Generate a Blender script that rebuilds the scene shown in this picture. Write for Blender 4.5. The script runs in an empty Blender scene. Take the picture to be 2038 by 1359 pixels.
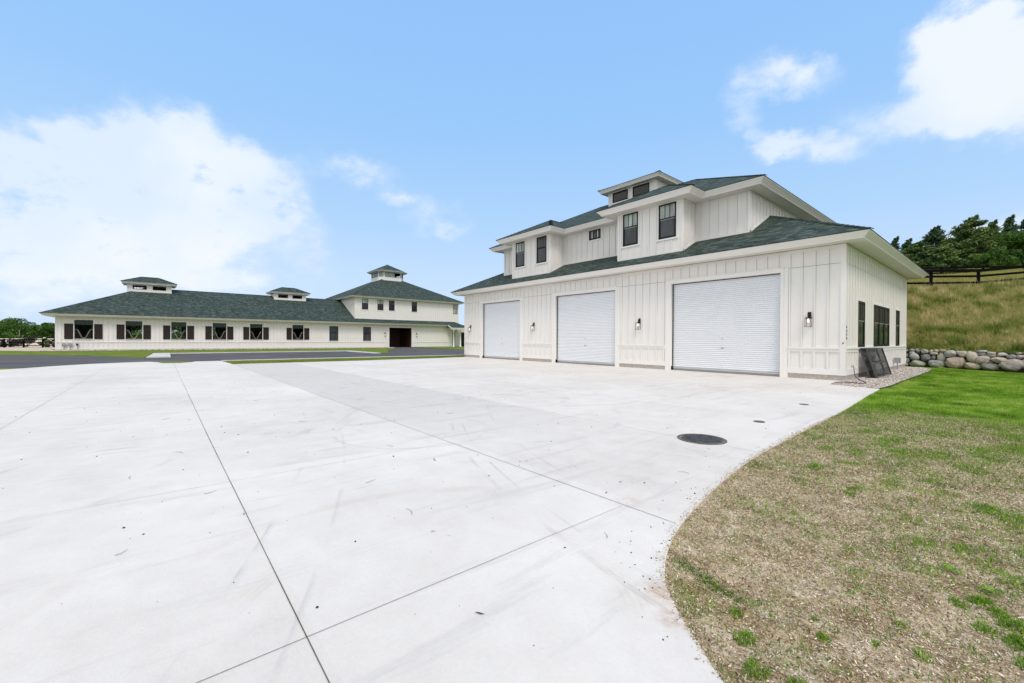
import bpy, bmesh, math, random
import numpy as np
from mathutils import Vector, Matrix
random.seed(7)
RNG = np.random.default_rng(11)
scene = bpy.context.scene
COL = scene.collection

# ---------------------------------------------------------------- camera
yaw, pit, rol = 0.8730430, -0.0053787, 0.0051284
F = Vector((-math.sin(yaw)*math.cos(pit), math.cos(yaw)*math.cos(pit), math.sin(pit)))
R0 = Vector((math.cos(yaw), math.sin(yaw), 0)); U0 = R0.cross(F)
Rv = math.cos(rol)*R0 + math.sin(rol)*U0
Uv = -math.sin(rol)*R0 + math.cos(rol)*U0
CAM = Vector((4.396, -21.06, 1.6))
cd = bpy.data.cameras.new('camera'); cam = bpy.data.objects.new('camera', cd); COL.objects.link(cam)
cam.matrix_world = Matrix(((Rv.x, Uv.x, -F.x, CAM.x), (Rv.y, Uv.y, -F.y, CAM.y), (Rv.z, Uv.z, -F.z, CAM.z), (0, 0, 0, 1)))
cd.sensor_width = 36; cd.lens = 840.228/2038*36
cd.clip_start = 0.05; cd.clip_end = 5000
scene.camera = cam

# ---------------------------------------------------------------- node helpers
class NT:
    def __init__(s, tree): s.t = tree; s.x = 0
    def n(s, typ, **kw):
        nd = s.t.nodes.new(typ); s.x += 10; nd.location = (s.x, 0)
        for k, v in kw.items(): setattr(nd, k, v)
        return nd
    def set(s, nd, i, v):
        if isinstance(v, bpy.types.NodeSocket): s.t.links.new(v, nd.inputs[i])
        elif v is not None: nd.inputs[i].default_value = v
    def math(s, op, a, b=None, c=None, clamp=False):
        nd = s.n('ShaderNodeMath', operation=op, use_clamp=clamp)
        s.set(nd, 0, a); s.set(nd, 1, b); s.set(nd, 2, c)
        return nd.outputs[0]
    def vm(s, op, a, b=None, out=0):
        nd = s.n('ShaderNodeVectorMath', operation=op); s.set(nd, 0, a); s.set(nd, 1, b)
        return nd.outputs[out]
    def mix(s, f, a, b, blend='MIX'):
        nd = s.n('ShaderNodeMix', data_type='RGBA', blend_type=blend)
        s.set(nd, 0, f); s.set(nd, 6, a); s.set(nd, 7, b)
        return nd.outputs[2]
    def noise(s, vec, scale, detail=4, rough=.55, out=0, dist=0.):
        nd = s.n('ShaderNodeTexNoise'); s.set(nd, 'Vector', vec)
        nd.inputs['Scale'].default_value = scale; nd.inputs['Detail'].default_value = detail
        nd.inputs['Roughness'].default_value = rough; nd.inputs['Distortion'].default_value = dist
        return nd.outputs[out]
    def ramp(s, f, lo, hi, a=0., b=1.):
        nd = s.n('ShaderNodeMapRange', interpolation_type='SMOOTHSTEP'); s.set(nd, 0, f)
        for i, v in enumerate((lo, hi, a, b)): nd.inputs[i+1].default_value = v
        return nd.outputs[0]
    def cramp(s, f, stops):
        nd = s.n('ShaderNodeValToRGB'); s.set(nd, 0, f); cr = nd.color_ramp
        while len(cr.elements) < len(stops): cr.elements.new(.5)
        for e, (p, c) in zip(cr.elements, stops): e.position = p; e.color = (*c, 1)
        return nd.outputs[0]
    def comb(s, x, y, z):
        nd = s.n('ShaderNodeCombineXYZ'); s.set(nd, 0, x); s.set(nd, 1, y); s.set(nd, 2, z)
        return nd.outputs[0]
    def sep(s, v):
        nd = s.n('ShaderNodeSeparateXYZ'); s.set(nd, 0, v); return nd.outputs
def c4(c): return (c[0], c[1], c[2], 1)

# ---------------------------------------------------------------- sky, clouds and sun
SUN_EL, SUN_AZ = math.radians(52), math.radians(-28)     # azimuth measured from +X towards +Y
sun_dir = Vector((math.cos(SUN_EL)*math.cos(SUN_AZ), math.cos(SUN_EL)*math.sin(SUN_AZ), math.sin(SUN_EL)))
world = bpy.data.worlds.new('World'); scene.world = world; world.use_nodes = True
w = NT(world.node_tree); world.node_tree.nodes.clear()
wo = w.n('ShaderNodeOutputWorld'); bg = w.n('ShaderNodeBackground'); bg.inputs[1].default_value = 0.107
w.t.links.new(bg.outputs[0], wo.inputs[0])
sky = w.n('ShaderNodeTexSky', sky_type='NISHITA', sun_disc=False, sun_elevation=SUN_EL, altitude=200, air_density=1.0, dust_density=1.0, ozone_density=1.0)
sky.sun_rotation = math.atan2(sun_dir.x, sun_dir.y)
tc = w.n('ShaderNodeTexCoord'); D = w.vm('NORMALIZE', tc.outputs['Generated'])
sz = w.sep(D)[2]
el = w.ramp(sz, 0.0, 0.75)
paint = w.cramp(el, [(0, (.62, .78, 1.0)), (.25, (.46, .695, 1.0)), (.6, (.345, .615, 1.0)), (1, (.30, .56, 1.0))])
paint10 = w.vm('MULTIPLY', paint, (9.4, 9.4, 9.4))
skyc = w.mix(0.9, w.vm('MULTIPLY', sky.outputs[0], (1.0, 1.0, 1.0)), paint10)
BLOBS = [
(-0.903,0.253,0.348,0.065,0.028,0.32,0.93,0.15,0.30),(-0.883,0.306,0.356,0.059,0.027,0.37,0.92,0.13,0.30),(-0.852,0.438,0.287,0.054,0.032,0.47,0.88,0.07,0.22),(-0.955,0.248,0.162,0.058,0.063,0.26,0.96,0.08,0.4),(-0.119,0.929,0.350,0.057,0.034,0.93,0.23,-0.28,0.5),(-0.022,0.947,0.319,0.057,0.035,0.94,0.13,-0.32,0.7),(-0.098,0.894,0.438,0.042,0.041,0.90,0.27,-0.34,0.8),
(-0.948,-0.141,0.287,0.058,0.058,-0.05,0.95,0.30,1),(-0.935,-0.109,0.338,0.034,0.032,0.01,0.95,0.32,0.8),
(-0.946,-0.053,0.320,0.069,0.058,0.04,0.96,0.28,1),(-0.938,0.010,0.346,0.076,0.052,0.11,0.96,0.26,1),
(-0.943,0.081,0.324,0.085,0.065,0.16,0.96,0.21,1),(-0.941,0.162,0.296,0.082,0.075,0.22,0.96,0.17,1),
(-0.971,-0.010,0.238,0.205,0.110,0.07,0.98,0.19,1.2),(-0.971,-0.150,0.185,0.121,0.113,-0.10,0.97,0.21,1.1),
(-0.962,0.157,0.222,0.095,0.068,0.19,0.97,0.13,0.8),(-0.990,-0.043,0.131,0.196,0.052,0.01,0.99,0.12,0.8),
(-0.986,0.118,0.121,0.091,0.018,0.13,0.99,0.08,0.5),(-0.990,-0.132,0.056,0.143,0.028,-0.11,0.99,0.07,0.6),(-0.990,-0.020,0.110,0.360,0.085,0.0,1.0,0.0,0.42),(-0.975,0.06,0.21,0.20,0.15,0.06,0.98,0.1,0.5),
(-0.882,0.327,0.340,0.095,0.028,0.39,0.91,0.12,0.52),(-0.864,0.397,0.309,0.063,0.023,0.44,0.89,0.08,0.48),
(-0.831,0.490,0.265,0.083,0.043,0.52,0.85,0.05,0.62),(-0.848,0.474,0.237,0.067,0.022,0.50,0.87,0.05,0.5),
(-0.266,0.847,0.460,0.082,0.033,0.88,0.41,-0.24,1.1),(-0.331,0.830,0.450,0.042,0.023,0.87,0.46,-0.21,0.6),
(-0.325,0.851,0.413,0.038,0.034,0.88,0.43,-0.20,0.6),(-0.301,0.880,0.366,0.041,0.035,0.90,0.39,-0.20,0.85),
(-0.243,0.905,0.349,0.084,0.032,0.92,0.33,-0.22,1.05),(-0.186,0.907,0.377,0.056,0.044,0.92,0.30,-0.26,0.42),
(-0.142,0.917,0.372,0.046,0.031,0.92,0.26,-0.28,0.22),(-0.061,0.912,0.405,0.073,0.065,0.91,0.22,-0.35,1.1),
(-0.031,0.894,0.447,0.063,0.048,0.89,0.23,-0.39,1.2),(0.006,0.921,0.390,0.064,0.090,0.91,0.16,-0.39,1.2),
(-0.073,0.931,0.357,0.064,0.036,0.93,0.20,-0.31,0.7),(-0.032,0.934,0.356,0.064,0.042,0.93,0.16,-0.34,0.8),
(-0.081,0.982,0.172,0.035,0.018,0.98,0.11,-0.16,0.6),(-0.042,0.983,0.177,0.038,0.023,0.98,0.08,-0.18,0.8),
(0.003,0.984,0.176,0.039,0.028,0.98,0.03,-0.20,0.9)]
warp = w.vm('SUBTRACT', w.noise(D, 5.0, 6, .62, out=1), (.5, .5, .5))
warp2 = w.vm('SUBTRACT', w.noise(D, 17.0, 4, .6, out=1), (.5, .5, .5))
Dw = w.vm('ADD', w.vm('ADD', D, w.vm('MULTIPLY', warp, (.12, .12, .12))), w.vm('MULTIPLY', warp2, (.045, .045, .045)))
dens = None
for (cx, cy, cz, ra, rb, ax, ay, az, wt) in BLOBS:
    c = Vector((cx, cy, cz)).normalized(); a = Vector((ax, ay, az)); a = (a - a.dot(c)*c).normalized(); b = c.cross(a)
    k = 1.18
    dx = w.vm('DOT_PRODUCT', Dw, tuple(a/(ra*k)), out=1); dy = w.vm('DOT_PRODUCT', Dw, tuple(b/(rb*k)), out=1)
    dz = w.math('MULTIPLY_ADD', w.vm('DOT_PRODUCT', Dw, tuple(c), out=1), -8, 8)
    ln = w.vm('LENGTH', w.comb(dx, dy, dz), out=1)
    v = w.math('MULTIPLY', w.math('SUBTRACT', 1.0, ln, clamp=True), wt)
    dens = v if dens is None else w.math('ADD', dens, v)
fbm = w.noise(w.vm('MULTIPLY', D, (1, 1, 1.6)), 7.0, 9, .62)
fb2 = w.noise(w.vm('MULTIPLY', D, (1, 1, 1.6)), 26.0, 5, .6)
tex = w.math('MAXIMUM', w.math('MULTIPLY_ADD', w.math('SUBTRACT', fbm, .5), 3.4, w.math('MULTIPLY_ADD', w.math('SUBTRACT', fb2, .5), 1.6, 1.05)), .22)
m = w.ramp(w.math('MULTIPLY', dens, tex), .03, 1.20)
# added unseen cloud cover behind and above the camera, softens and whitens the light
back = w.ramp(w.vm('DOT_PRODUCT', D, tuple(F), out=1), .52, .22)
gen = w.ramp(w.noise(w.vm('MULTIPLY', D, (1, 1, 2)), 2.2, 7, .55), .36, .54)
m2 = w.math('MULTIPLY', back, gen)
mask = w.math('MAXIMUM', w.math('MULTIPLY', m, 0.86), m2)
ctone = w.noise(D, 3.5, 5, .5)
cloudc = w.mix(w.ramp(ctone, .40, .60), (7.2, 8.1, 9.6, 1), (8.7, 9.0, 9.8, 1))
cloudc = w.mix(back, cloudc, (10.3, 9.85, 9.25, 1))        # warm-white fill light added to the unseen sky
w.t.links.new(w.mix(mask, skyc, cloudc), bg.inputs[0])

sl = bpy.data.lights.new('sun', 'SUN'); sl.energy = 1.7; sl.angle = math.radians(18); sl.color = (1.0, .91, .81)
so = bpy.data.objects.new('sun', sl); COL.objects.link(so)
so.rotation_euler = sun_dir.to_track_quat('Z', 'Y').to_euler()
scene.view_settings.view_transform = 'Standard'; scene.view_settings.look = 'None'
scene.view_settings.exposure = 0.05; scene.view_settings.gamma = 1.0
scene.cycles.max_bounces = 6; scene.cycles.diffuse_bounces = 4; scene.cycles.transparent_max_bounces = 8

# ---------------------------------------------------------------- materials
M = {}
def base_mat(name, rough=.6, metal=0., spec=.5):
    m = bpy.data.materials.new(name); m.use_nodes = True; m.node_tree.nodes.clear()
    t = NT(m.node_tree); o = t.n('ShaderNodeOutputMaterial'); p = t.n('ShaderNodeBsdfPrincipled')
    t.t.links.new(p.outputs[0], o.inputs[0])
    p.inputs['Roughness'].default_value = rough; p.inputs['Metallic'].default_value = metal
    p.inputs['Specular IOR Level'].default_value = spec
    M[name] = m; return t, p
def simple(name, col, rough=.6, metal=0., spec=.5, var=.08, scale=6, bump=0., bscale=80):
    t, p = base_mat(name, rough, metal, spec)
    g = t.n('ShaderNodeNewGeometry').outputs['Position']
    f = t.noise(g, scale, 5, .6)
    lo = tuple(c*(1-var) for c in col); hi = tuple(min(1, c*(1+var)) for c in col)
    t.set(p, 'Base Color', t.mix(t.ramp(f, .3, .7), c4(lo), c4(hi)))
    if bump:
        b = t.n('ShaderNodeBump'); b.inputs['Strength'].default_value = bump; b.inputs['Distance'].default_value = .01
        t.set(b, 'Height', t.noise(g, bscale, 4, .6)); t.t.links.new(b.outputs[0], p.inputs['Normal'])
    return t, p
def siding(name, col, var=.018):
    t, p = base_mat(name, .55, 0, .35)
    g = t.n('ShaderNodeNewGeometry').outputs['Position']
    st = t.noise(t.vm('MULTIPLY', g, (1, 1, .06)), 9, 5, .6)        # faint vertical weathering of painted boards
    bl = t.noise(g, .8, 4, .5)
    f = t.math('ADD', t.math('MULTIPLY', st, .5), t.math('MULTIPLY', bl, .5))
    lo = tuple(c*(1-var*2) for c in col)
    c = t.mix(t.ramp(f, .36, .62), c4(lo), c4(col))
    t.set(p, 'Base Color', c)
    b = t.n('ShaderNodeBump'); b.inputs['Strength'].default_value = .15; b.inputs['Distance'].default_value = .003
    t.set(b, 'Height', t.noise(t.vm('MULTIPLY', g, (1, 1, .05)), 70, 4, .6)); t.t.links.new(b.outputs[0], p.inputs['Normal'])
siding('siding', (.83, .815, .79))
siding('trim', (.85, .83, .80), .012)
simple('soffit', (.74, .70, .64), .6, var=.03, scale=3)
simple('foundation', (.42, .385, .35), .85, var=.18, scale=9, bump=.4)
simple('black_frame', (.008, .010, .011), .5, spec=.25, var=.1)
simple('muntin_grey', (.30, .30, .28), .5, var=.1)
simple('black_metal', (.014, .014, .016), .4, .3, var=.2)
simple('grey_metal', (.36, .38, .39), .45, .5, var=.12, scale=20)
simple('dark_void', (.010, .009, .009), .9, var=.2)
simple('interior_wood', (.012, .008, .006), .8, var=.35, scale=4)
simple('brown_door', (.042, .017, .010), .6, var=.45, scale=5)
simple('dark_green', (.010, .035, .033), .45, var=.3, scale=3)
simple('gate_iron', (.10, .095, .09), .5, .2, var=.1)
simple('white_bar', (.72, .70, .66), .35, .2, var=.05)
simple('shadow_gap', (.20, .19, .175), .8, var=.1)
simple('batten_shade', (.57, .55, .52), .8, var=.1)  # grey that paints the shadow lines beside the battens
simple('tube_black', (.055, .055, .058), .22, spec=.9, var=.1)
simple('drip_edge', (.012, .020, .019), .6, var=.2)
def glass(name, col, rough, streak=0.):
    t, p = base_mat(name, rough, 0, .5)
    g = t.n('ShaderNodeNewGeometry').outputs['Position']
    f = t.noise(t.vm('MULTIPLY', g, (1, 1, .25)), 2.3, 3, .5)
    t.set(p, 'Base Color', t.mix(t.ramp(f, .35, .65), c4(tuple(c*.7 for c in col)), c4(tuple(c*1.3 for c in col))))
    b = t.n('ShaderNodeBump'); b.inputs['Strength'].default_value = .06; b.inputs['Distance'].default_value = .02
    t.set(b, 'Height', t.noise(g, 1.4, 2, .5)); t.t.links.new(b.outputs[0], p.inputs['Normal'])
glass('pane_pale', (.36, .43, .40), .12)  # pale grey-green pane colour; on the lantern it paints reflected sky
glass('pane_dark', (.045, .052, .062), .28)
glass('pane_teal', (.010, .034, .038), .10)
glass('pane_black', (.010, .010, .016), .18)
glass('pane_screen', (.055, .055, .050), .35)
def shingle():
    t, p = base_mat('shingle', .9, 0, .2)
    uv = t.n('ShaderNodeUVMap').outputs[0]
    def bricks(w_, off, vec):
        br = t.n('ShaderNodeTexBrick'); br.offset = off; br.squash = 1
        t.set(br, 'Vector', vec); br.inputs['Scale'].default_value = 1
        br.inputs['Brick Width'].default_value = w_; br.inputs['Row Height'].default_value = .145
        br.inputs['Mortar Size'].default_value = .007; br.inputs['Mortar Smooth'].default_value = .2
        br.inputs['Color1'].default_value = (0, 0, 0, 1); br.inputs['Color2'].default_value = (1, 1, 1, 1); br.inputs['Mortar'].default_value = (.1, .1, .1, 1)
        return br
    b1 = bricks(.26, .37, uv); b2 = bricks(.41, .61, t.vm('ADD', uv, (3.3, 0, 0)))
    f = t.math('ADD', t.math('MULTIPLY', b1.outputs[0], .55), t.math('MULTIPLY', b2.outputs[0], .45))
    big = t.noise(uv, .35, 4, .6); gr = t.noise(t.vm('MULTIPLY', uv, (1, 1.6, 1)), 55, 3, .7)
    f2 = t.math('ADD', t.math('MULTIPLY', f, .62), t.math('ADD', t.math('MULTIPLY', big, .06), t.math('MULTIPLY', gr, .42)))
    col = t.cramp(f2, [(.20, (.012, .020, .017)), (.42, (.029, .048, .041)), (.62, (.056, .083, .073)), (.86, (.13, .16, .148))])
    mort = t.math('MULTIPLY', b1.outputs[1], .55)
    t.set(p, 'Base Color', t.mix(mort, col, (.010, .020, .018, 1)))
    v = t.sep(uv)[1]                                                  # each course tips up to a shadow line at its lower edge
    saw = t.math('SUBTRACT', 1.0, t.math('FRACT', t.math('DIVIDE', v, .145)))
    b = t.n('ShaderNodeBump'); b.inputs['Strength'].default_value = .9; b.inputs['Distance'].default_value = .012
    t.set(b, 'Height', t.math('ADD', saw, t.math('MULTIPLY', f, .5))); t.t.links.new(b.outputs[0], p.inputs['Normal'])
shingle()
def roller():
    t, p = base_mat('roller_steel', .42, 0, .5)
    g = t.n('ShaderNodeNewGeometry').outputs['Position']
    f = t.noise(t.vm('MULTIPLY', g, (.5, .5, 2.5)), 1.6, 5, .6)
    c = t.mix(t.ramp(f, .35, .7), (.80, .825, .865, 1), (.82, .84, .88, 1))
    sc = t.ramp(t.noise(t.vm('MULTIPLY', g, (1, 1, 6)), 9, 6, .7), .66, .8)
    t.set(p, 'Base Color', t.mix(t.math('MULTIPLY', sc, .08), c, (.45, .45, .46, 1)))
roller()
def shutter_wood():
    t, p = base_mat('shutter_wood', .6, 0, .3)
    g = t.n('ShaderNodeNewGeometry').outputs['Position']
    f = t.noise(t.vm('MULTIPLY', g, (1, 6, .4)), 4, 5, .6)
    t.set(p, 'Base Color', t.cramp(f, [(.3, (.016, .011, .011)), (.6, (.031, .022, .022)), (.8, (.055, .040, .037))]))
shutter_wood()
def concrete():
    t, p = base_mat('concrete', .8, 0, .35)
    g = t.n('ShaderNodeNewGeometry').outputs['Position']
    s = t.sep(g)
    slab = t.n('ShaderNodeTexWhiteNoise', noise_dimensions='2D')
    t.set(slab, 'Vector', t.comb(t.math('FLOOR', t.math('DIVIDE', t.math('ADD', s[0], 1.5), 3.2)), t.math('FLOOR', t.math('DIVIDE', t.math('ADD', s[1], 20.4), 2.95)), 0))
    big = t.noise(g, .32, 6, .6); mid = t.noise(g, 2.1, 7, .68); fine = t.noise(g, 38, 5, .75)
    f = t.math('ADD', t.math('MULTIPLY', big, .42), t.math('ADD', t.math('MULTIPLY', mid, .33), t.math('ADD', t.math('MULTIPLY', fine, .22), t.math('MULTIPLY', slab.outputs[0], .07))))
    c = t.cramp(f, [(.36, (.565, .53, .49)), (.45, (.675, .64, .595)), (.54, (.73, .695, .648)), (.66, (.80, .765, .72))])
    # the weathered, greyer strip poured on another day between two joints
    strip = t.math('MULTIPLY', t.ramp(s[1], -17.61, -17.59), t.ramp(s[1], -14.49, -14.51))
    fade = t.math('MULTIPLY', t.ramp(s[0], 1.0, -6.0), t.ramp(big, .3, .65, .55, 1.))
    c = t.mix(t.math('MULTIPLY', t.math('MULTIPLY', strip, fade), .42), c, (.47, .455, .44, 1))
    # long drag marks along the yard
    dr = t.noise(t.vm('MULTIPLY', g, (1.4, .16, 1)), 2.2, 6, .7, dist=.4)
    c = t.mix(t.math('MULTIPLY', t.ramp(dr, .53, .70), .34), c, (.46, .44, .42, 1))
    dr2 = t.noise(t.vm('MULTIPLY', g, (2.0, .45, 1)), 3.1, 6, .72, dist=.7)
    c = t.mix(t.math('MULTIPLY', t.math('MULTIPLY', t.ramp(dr2, .60, .72), t.ramp(s[0], 1, -6)), .5), c, (.40, .385, .37, 1))
    # tan soil stains
    tn = t.math('MULTIPLY', t.ramp(t.noise(g, .55, 5, .7), .60, .72), t.ramp(t.noise(g, 4, 5, .7), .48, .7))
    c = t.mix(t.math('MULTIPLY', tn, .30), c, (.56, .46, .36, 1))
    # tyre arcs
    def arc(cx, cy, r, wd, k, col, a0=None):
        nonlocal c
        d = t.vm('LENGTH', t.comb(t.math('SUBTRACT', s[0], cx), t.math('SUBTRACT', s[1], cy), 0), out=1)
        dd = t.math('ABSOLUTE', t.math('SUBTRACT', d, r))
        band = t.ramp(dd, wd, wd*.35)
        tread = t.ramp(t.math('ABSOLUTE', t.math('SUBTRACT', t.math('FRACT', t.math('MULTIPLY', d, 22)), .5)), .1, .4)
        brk = t.ramp(t.noise(g, 1.1, 4, .6), .46, .66)
        c = t.mix(t.math('MULTIPLY', t.math('MULTIPLY', t.math('MULTIPLY', band, brk), t.math('MULTIPLY_ADD', tread, .5, .5)), k), c, (*col, 1))
    G = (.42, .405, .39); T = (.56, .47, .39)
    arc(2.15, -19.75, 1.93, .10, .38, T); arc(2.15, -19.75, 1.20, .12, .34, T); arc(2.0, -19.4, 2.6, .10, .26, T)
    arc(5.5, -3.2, 15.75, .035, .55, G); arc(5.5, -3.2, 15.55, .03, .45, G); arc(5.2, -3.0, 14.95, .04, .40, G); arc(-9, -42, 23.6, .035, .45, G); arc(-9, -42, 24.1, .03, .32, G)
    arc(-9.0, -10.0, 7.4, .10, .38, G); arc(-9.0, -10.0, 5.7, .10, .34, G); arc(-13, -30, 14.5, .12, .36, G); arc(-4.5, -13.6, 1.5, .12, .40, G); arc(-3.1, -15.5, 2.9, .08, .40, G); arc(-2.4, -17.6, 1.3, .05, .4, G)
    arc(-2.9, -21.6, .95, .07, .50, G); arc(-2.9, -21.6, .70, .05, .45, G); arc(-7.2, -13.2, 2.0, .08, .4, G); arc(-13, -9, 3.5, .12, .4, G)
    gr = t.noise(g, 150, 3, .8)
    c = t.mix(t.math('MULTIPLY', t.ramp(gr, .54, .70), .34), c, (.40, .39, .38, 1))
    # soil trodden over the slab edge
    for (sx, sy, sr, sk) in ((2.98, -18.60, .20, .8), (3.16, -18.78, .16, .7), (2.74, -18.22, .10, .45), (1.95, -17.50, .22, .35), (2.25, -15.75, .2, .3)):
        d_ = t.vm('LENGTH', t.comb(t.math('SUBTRACT', s[0], sx), t.math('SUBTRACT', s[1], sy), 0), out=1)
        c = t.mix(t.math('MULTIPLY', t.math('MULTIPLY', t.ramp(d_, sr, sr*.2), t.ramp(t.noise(g, 9, 6, .75), .36, .62)), sk), c, (.50, .36, .25, 1))
    # pin-holes and grit
    pit_ = t.n('ShaderNodeTexVoronoi'); t.set(pit_, 'Vector', g); pit_.inputs['Scale'].default_value = 17
    c = t.mix(t.math('MULTIPLY', t.ramp(pit_.outputs['Distance'], .085, .05), t.math('MULTIPLY', t.ramp(t.noise(g, 1.7, 4, .6), .5, .68), .55)), c, (.22, .21, .20, 1))
    t.set(p, 'Base Color', c)
    b = t.n('ShaderNodeBump'); b.inputs['Strength'].default_value = .28; b.inputs['Distance'].default_value = .006
    br = t.noise(t.vm('MULTIPLY', g, (1, 14, 1)), 16, 4, .65)
    t.set(b, 'Height', t.math('ADD', t.math('MULTIPLY', br, .6), t.math('MULTIPLY', fine, .7))); t.t.links.new(b.outputs[0], p.inputs['Normal'])
concrete()
simple('kerb_concrete', (.60, .585, .56), .8, var=.10, scale=2.5, bump=.3)
simple('joint_dark', (.12, .115, .095), .9, var=.4, scale=3)
simple('joint_pale', (.36, .35, .335), .9, var=.25, scale=1.2)
def asphalt():
    t, p = base_mat('asphalt', .85, 0, .3)
    g = t.n('ShaderNodeNewGeometry').outputs['Position']
    big = t.noise(t.vm('MULTIPLY', g, (1, .18, 1)), .9, 6, .65); f = t.noise(g, 14, 5, .8)
    k = t.math('ADD', t.math('MULTIPLY', big, .7), t.math('MULTIPLY', f, .3))
    t.set(p, 'Base Color', t.cramp(k, [(.34, (.055, .051, .054)), (.5, (.092, .086, .089)), (.66, (.17, .158, .155))]))
asphalt()
def lawn():
    t, p = base_mat('lawn_soil', .95, 0, .15)
    g = t.n('ShaderNodeNewGeometry').outputs['Position']; s = t.sep(g)
    big = t.noise(g, .6, 5, .6); mid = t.noise(g, 4, 6, .7); fi = t.noise(g, 45, 5, .8); v = t.noise(t.vm('MULTIPLY', g, (1.5, .8, 1)), 110, 3, .8)
    k = t.math('ADD', t.math('MULTIPLY', mid, .35), t.math('ADD', t.math('MULTIPLY', fi, .4), t.math('MULTIPLY', v, .3)))
    dry = t.cramp(k, [(.38, (.07, .042, .02)), (.46, (.25, .17, .095)), (.53, (.52, .40, .255)), (.61, (.88, .76, .59))])
    grn = t.cramp(fi, [(.3, (.07, .13, .012)), (.6, (.20, .33, .03)), (.8, (.36, .44, .10))])
    lush = t.ramp(t.math('ADD', s[1], t.math('ADD', t.math('MULTIPLY', t.math('SUBTRACT', big, .5), 7), t.math('MULTIPLY', t.math('SUBTRACT', mid, .5), 4))), -9.8, -6.6)
    pat = t.math('MULTIPLY', t.ramp(t.noise(g, 1.1, 5, .65), .54, .66), .45)
    t.set(p, 'Base Color', t.mix(t.math('MAXIMUM', lush, pat), dry, grn))
    b = t.n('ShaderNodeBump'); b.inputs['Strength'].default_value = .9; b.inputs['Distance'].default_value = .02
    t.set(b, 'Height', t.math('ADD', fi, mid)); t.t.links.new(b.outputs[0], p.inputs['Normal'])
lawn()
def field(name, stops, s1=.5, s2=6, lush=False):
    t, p = base_mat(name, .95, 0, .15)
    g = t.n('ShaderNodeNewGeometry').outputs['Position']
    k = t.math('ADD', t.math('MULTIPLY', t.noise(g, s1, 6, .65), .6), t.math('MULTIPLY', t.noise(g, s2, 6, .75), .4))
    t.set(p, 'Base Color', t.cramp(k, stops))
    b = t.n('ShaderNodeBump'); b.inputs['Strength'].default_value = .8; b.inputs['Distance'].default_value = .05
    t.set(b, 'Height', t.noise(g, s2*2, 4, .7)); t.t.links.new(b.outputs[0], p.inputs['Normal'])
field('field_grass', [(.35, (.030, .055, .014)), (.55, (.06, .10, .025)), (.7, (.11, .14, .05))], .05, .6)
field('island_grass', [(.35, (.07, .12, .010)), (.5, (.14, .21, .020)), (.66, (.27, .27, .06))], .5, 9)
field('hill_grass', [(.42, (.07, .06, .022)), (.5, (.19, .17, .05)), (.57, (.36, .31, .13))], 2.6, 15)
field('gravel_base', [(.35, (.16, .13, .11)), (.5, (.36, .32, .28)), (.68, (.55, .52, .48))], 2, 16)
field('dirt_track', [(.35, (.48, .39, .32)), (.5, (.60, .50, .42)), (.68, (.68, .60, .52))], .4, 5)
field('soil_dark', [(.35, (.035, .026, .018)), (.5, (.06, .045, .03)), (.68, (.10, .08, .055))], 2, 9)
def tinted(name, stops, rough=.7, spec=.25, nscale=3., transl=0.):
    """colour from a per-leaf/per-blade/per-stone 'tint' attribute plus a little noise"""
    t, p = base_mat(name, rough, 0, spec)
    a = t.n('ShaderNodeAttribute', attribute_name='tint').outputs['Fac']
    g = t.n('ShaderNodeNewGeometry').outputs['Position']
    k = t.math('ADD', a, t.math('MULTIPLY', t.math('SUBTRACT', t.noise(g, nscale, 4, .6), .5), .25))
    c = t.cramp(k, stops); t.set(p, 'Base Color', c)
    if transl:
        tr = t.n('ShaderNodeBsdfTranslucent'); t.set(tr, 0, c); mx = t.n('ShaderNodeMixShader'); mx.inputs[0].default_value = transl
        out = [n for n in t.t.nodes if n.type == 'OUTPUT_MATERIAL'][0]
        t.t.links.new(p.outputs[0], mx.inputs[1]); t.t.links.new(tr.outputs[0], mx.inputs[2]); t.t.links.new(mx.outputs[0], out.inputs[0])
tinted('grass_blade', [(0., (.045, .10, .012)), (.35, (.13, .27, .020)), (.7, (.30, .50, .035)), (1., (.58, .64, .20))], .6, .2, transl=.25)
tinted('straw', [(0., (.07, .042, .02)), (.3, (.29, .195, .10)), (.6, (.56, .43, .27)), (1., (.86, .77, .62))], .8, .15)
tinted('weed', [(0., (.11, .18, .025)), (.3, (.27, .33, .06)), (.55, (.46, .43, .14)), (.8, (.64, .50, .26)), (1., (.90, .80, .58))], .7, .2, transl=.2)
tinted('leaf', [(0., (.03, .075, .012)), (.4, (.075, .17, .025)), (.75, (.15, .28, .04)), (1., (.27, .38, .07))], .6, .3, transl=.2)
tinted('needle', [(0., (.026, .055, .020)), (.4, (.070, .13, .036)), (.75, (.15, .23, .055)), (1., (.28, .34, .10))], .65, .25)
tinted('needle_blue', [(0., (.015, .038, .022)), (.4, (.042, .085, .042)), (.75, (.085, .15, .062)), (1., (.15, .21, .09))], .65, .25)
tinted('leaf_dark', [(0., (.015, .016, .012)), (.4, (.035, .035, .022)), (.75, (.07, .055, .035)), (1., (.10, .13, .03))], .65, .25)
tinted('pebble', [(0., (.14, .115, .10)), (.3, (.34, .29, .25)), (.6, (.55, .49, .44)), (1., (.80, .77, .74))], .75, .3, 9)
tinted('debris', [(0., (.02, .018, .016)), (.5, (.06, .045, .035)), (1., (.30, .22, .15))], .8, .2)
simple('bark', (.10, .08, .062), .9, var=.35, scale=9)
simple('bark_pale', (.36, .32, .27), .9, var=.2, scale=9)
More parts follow.
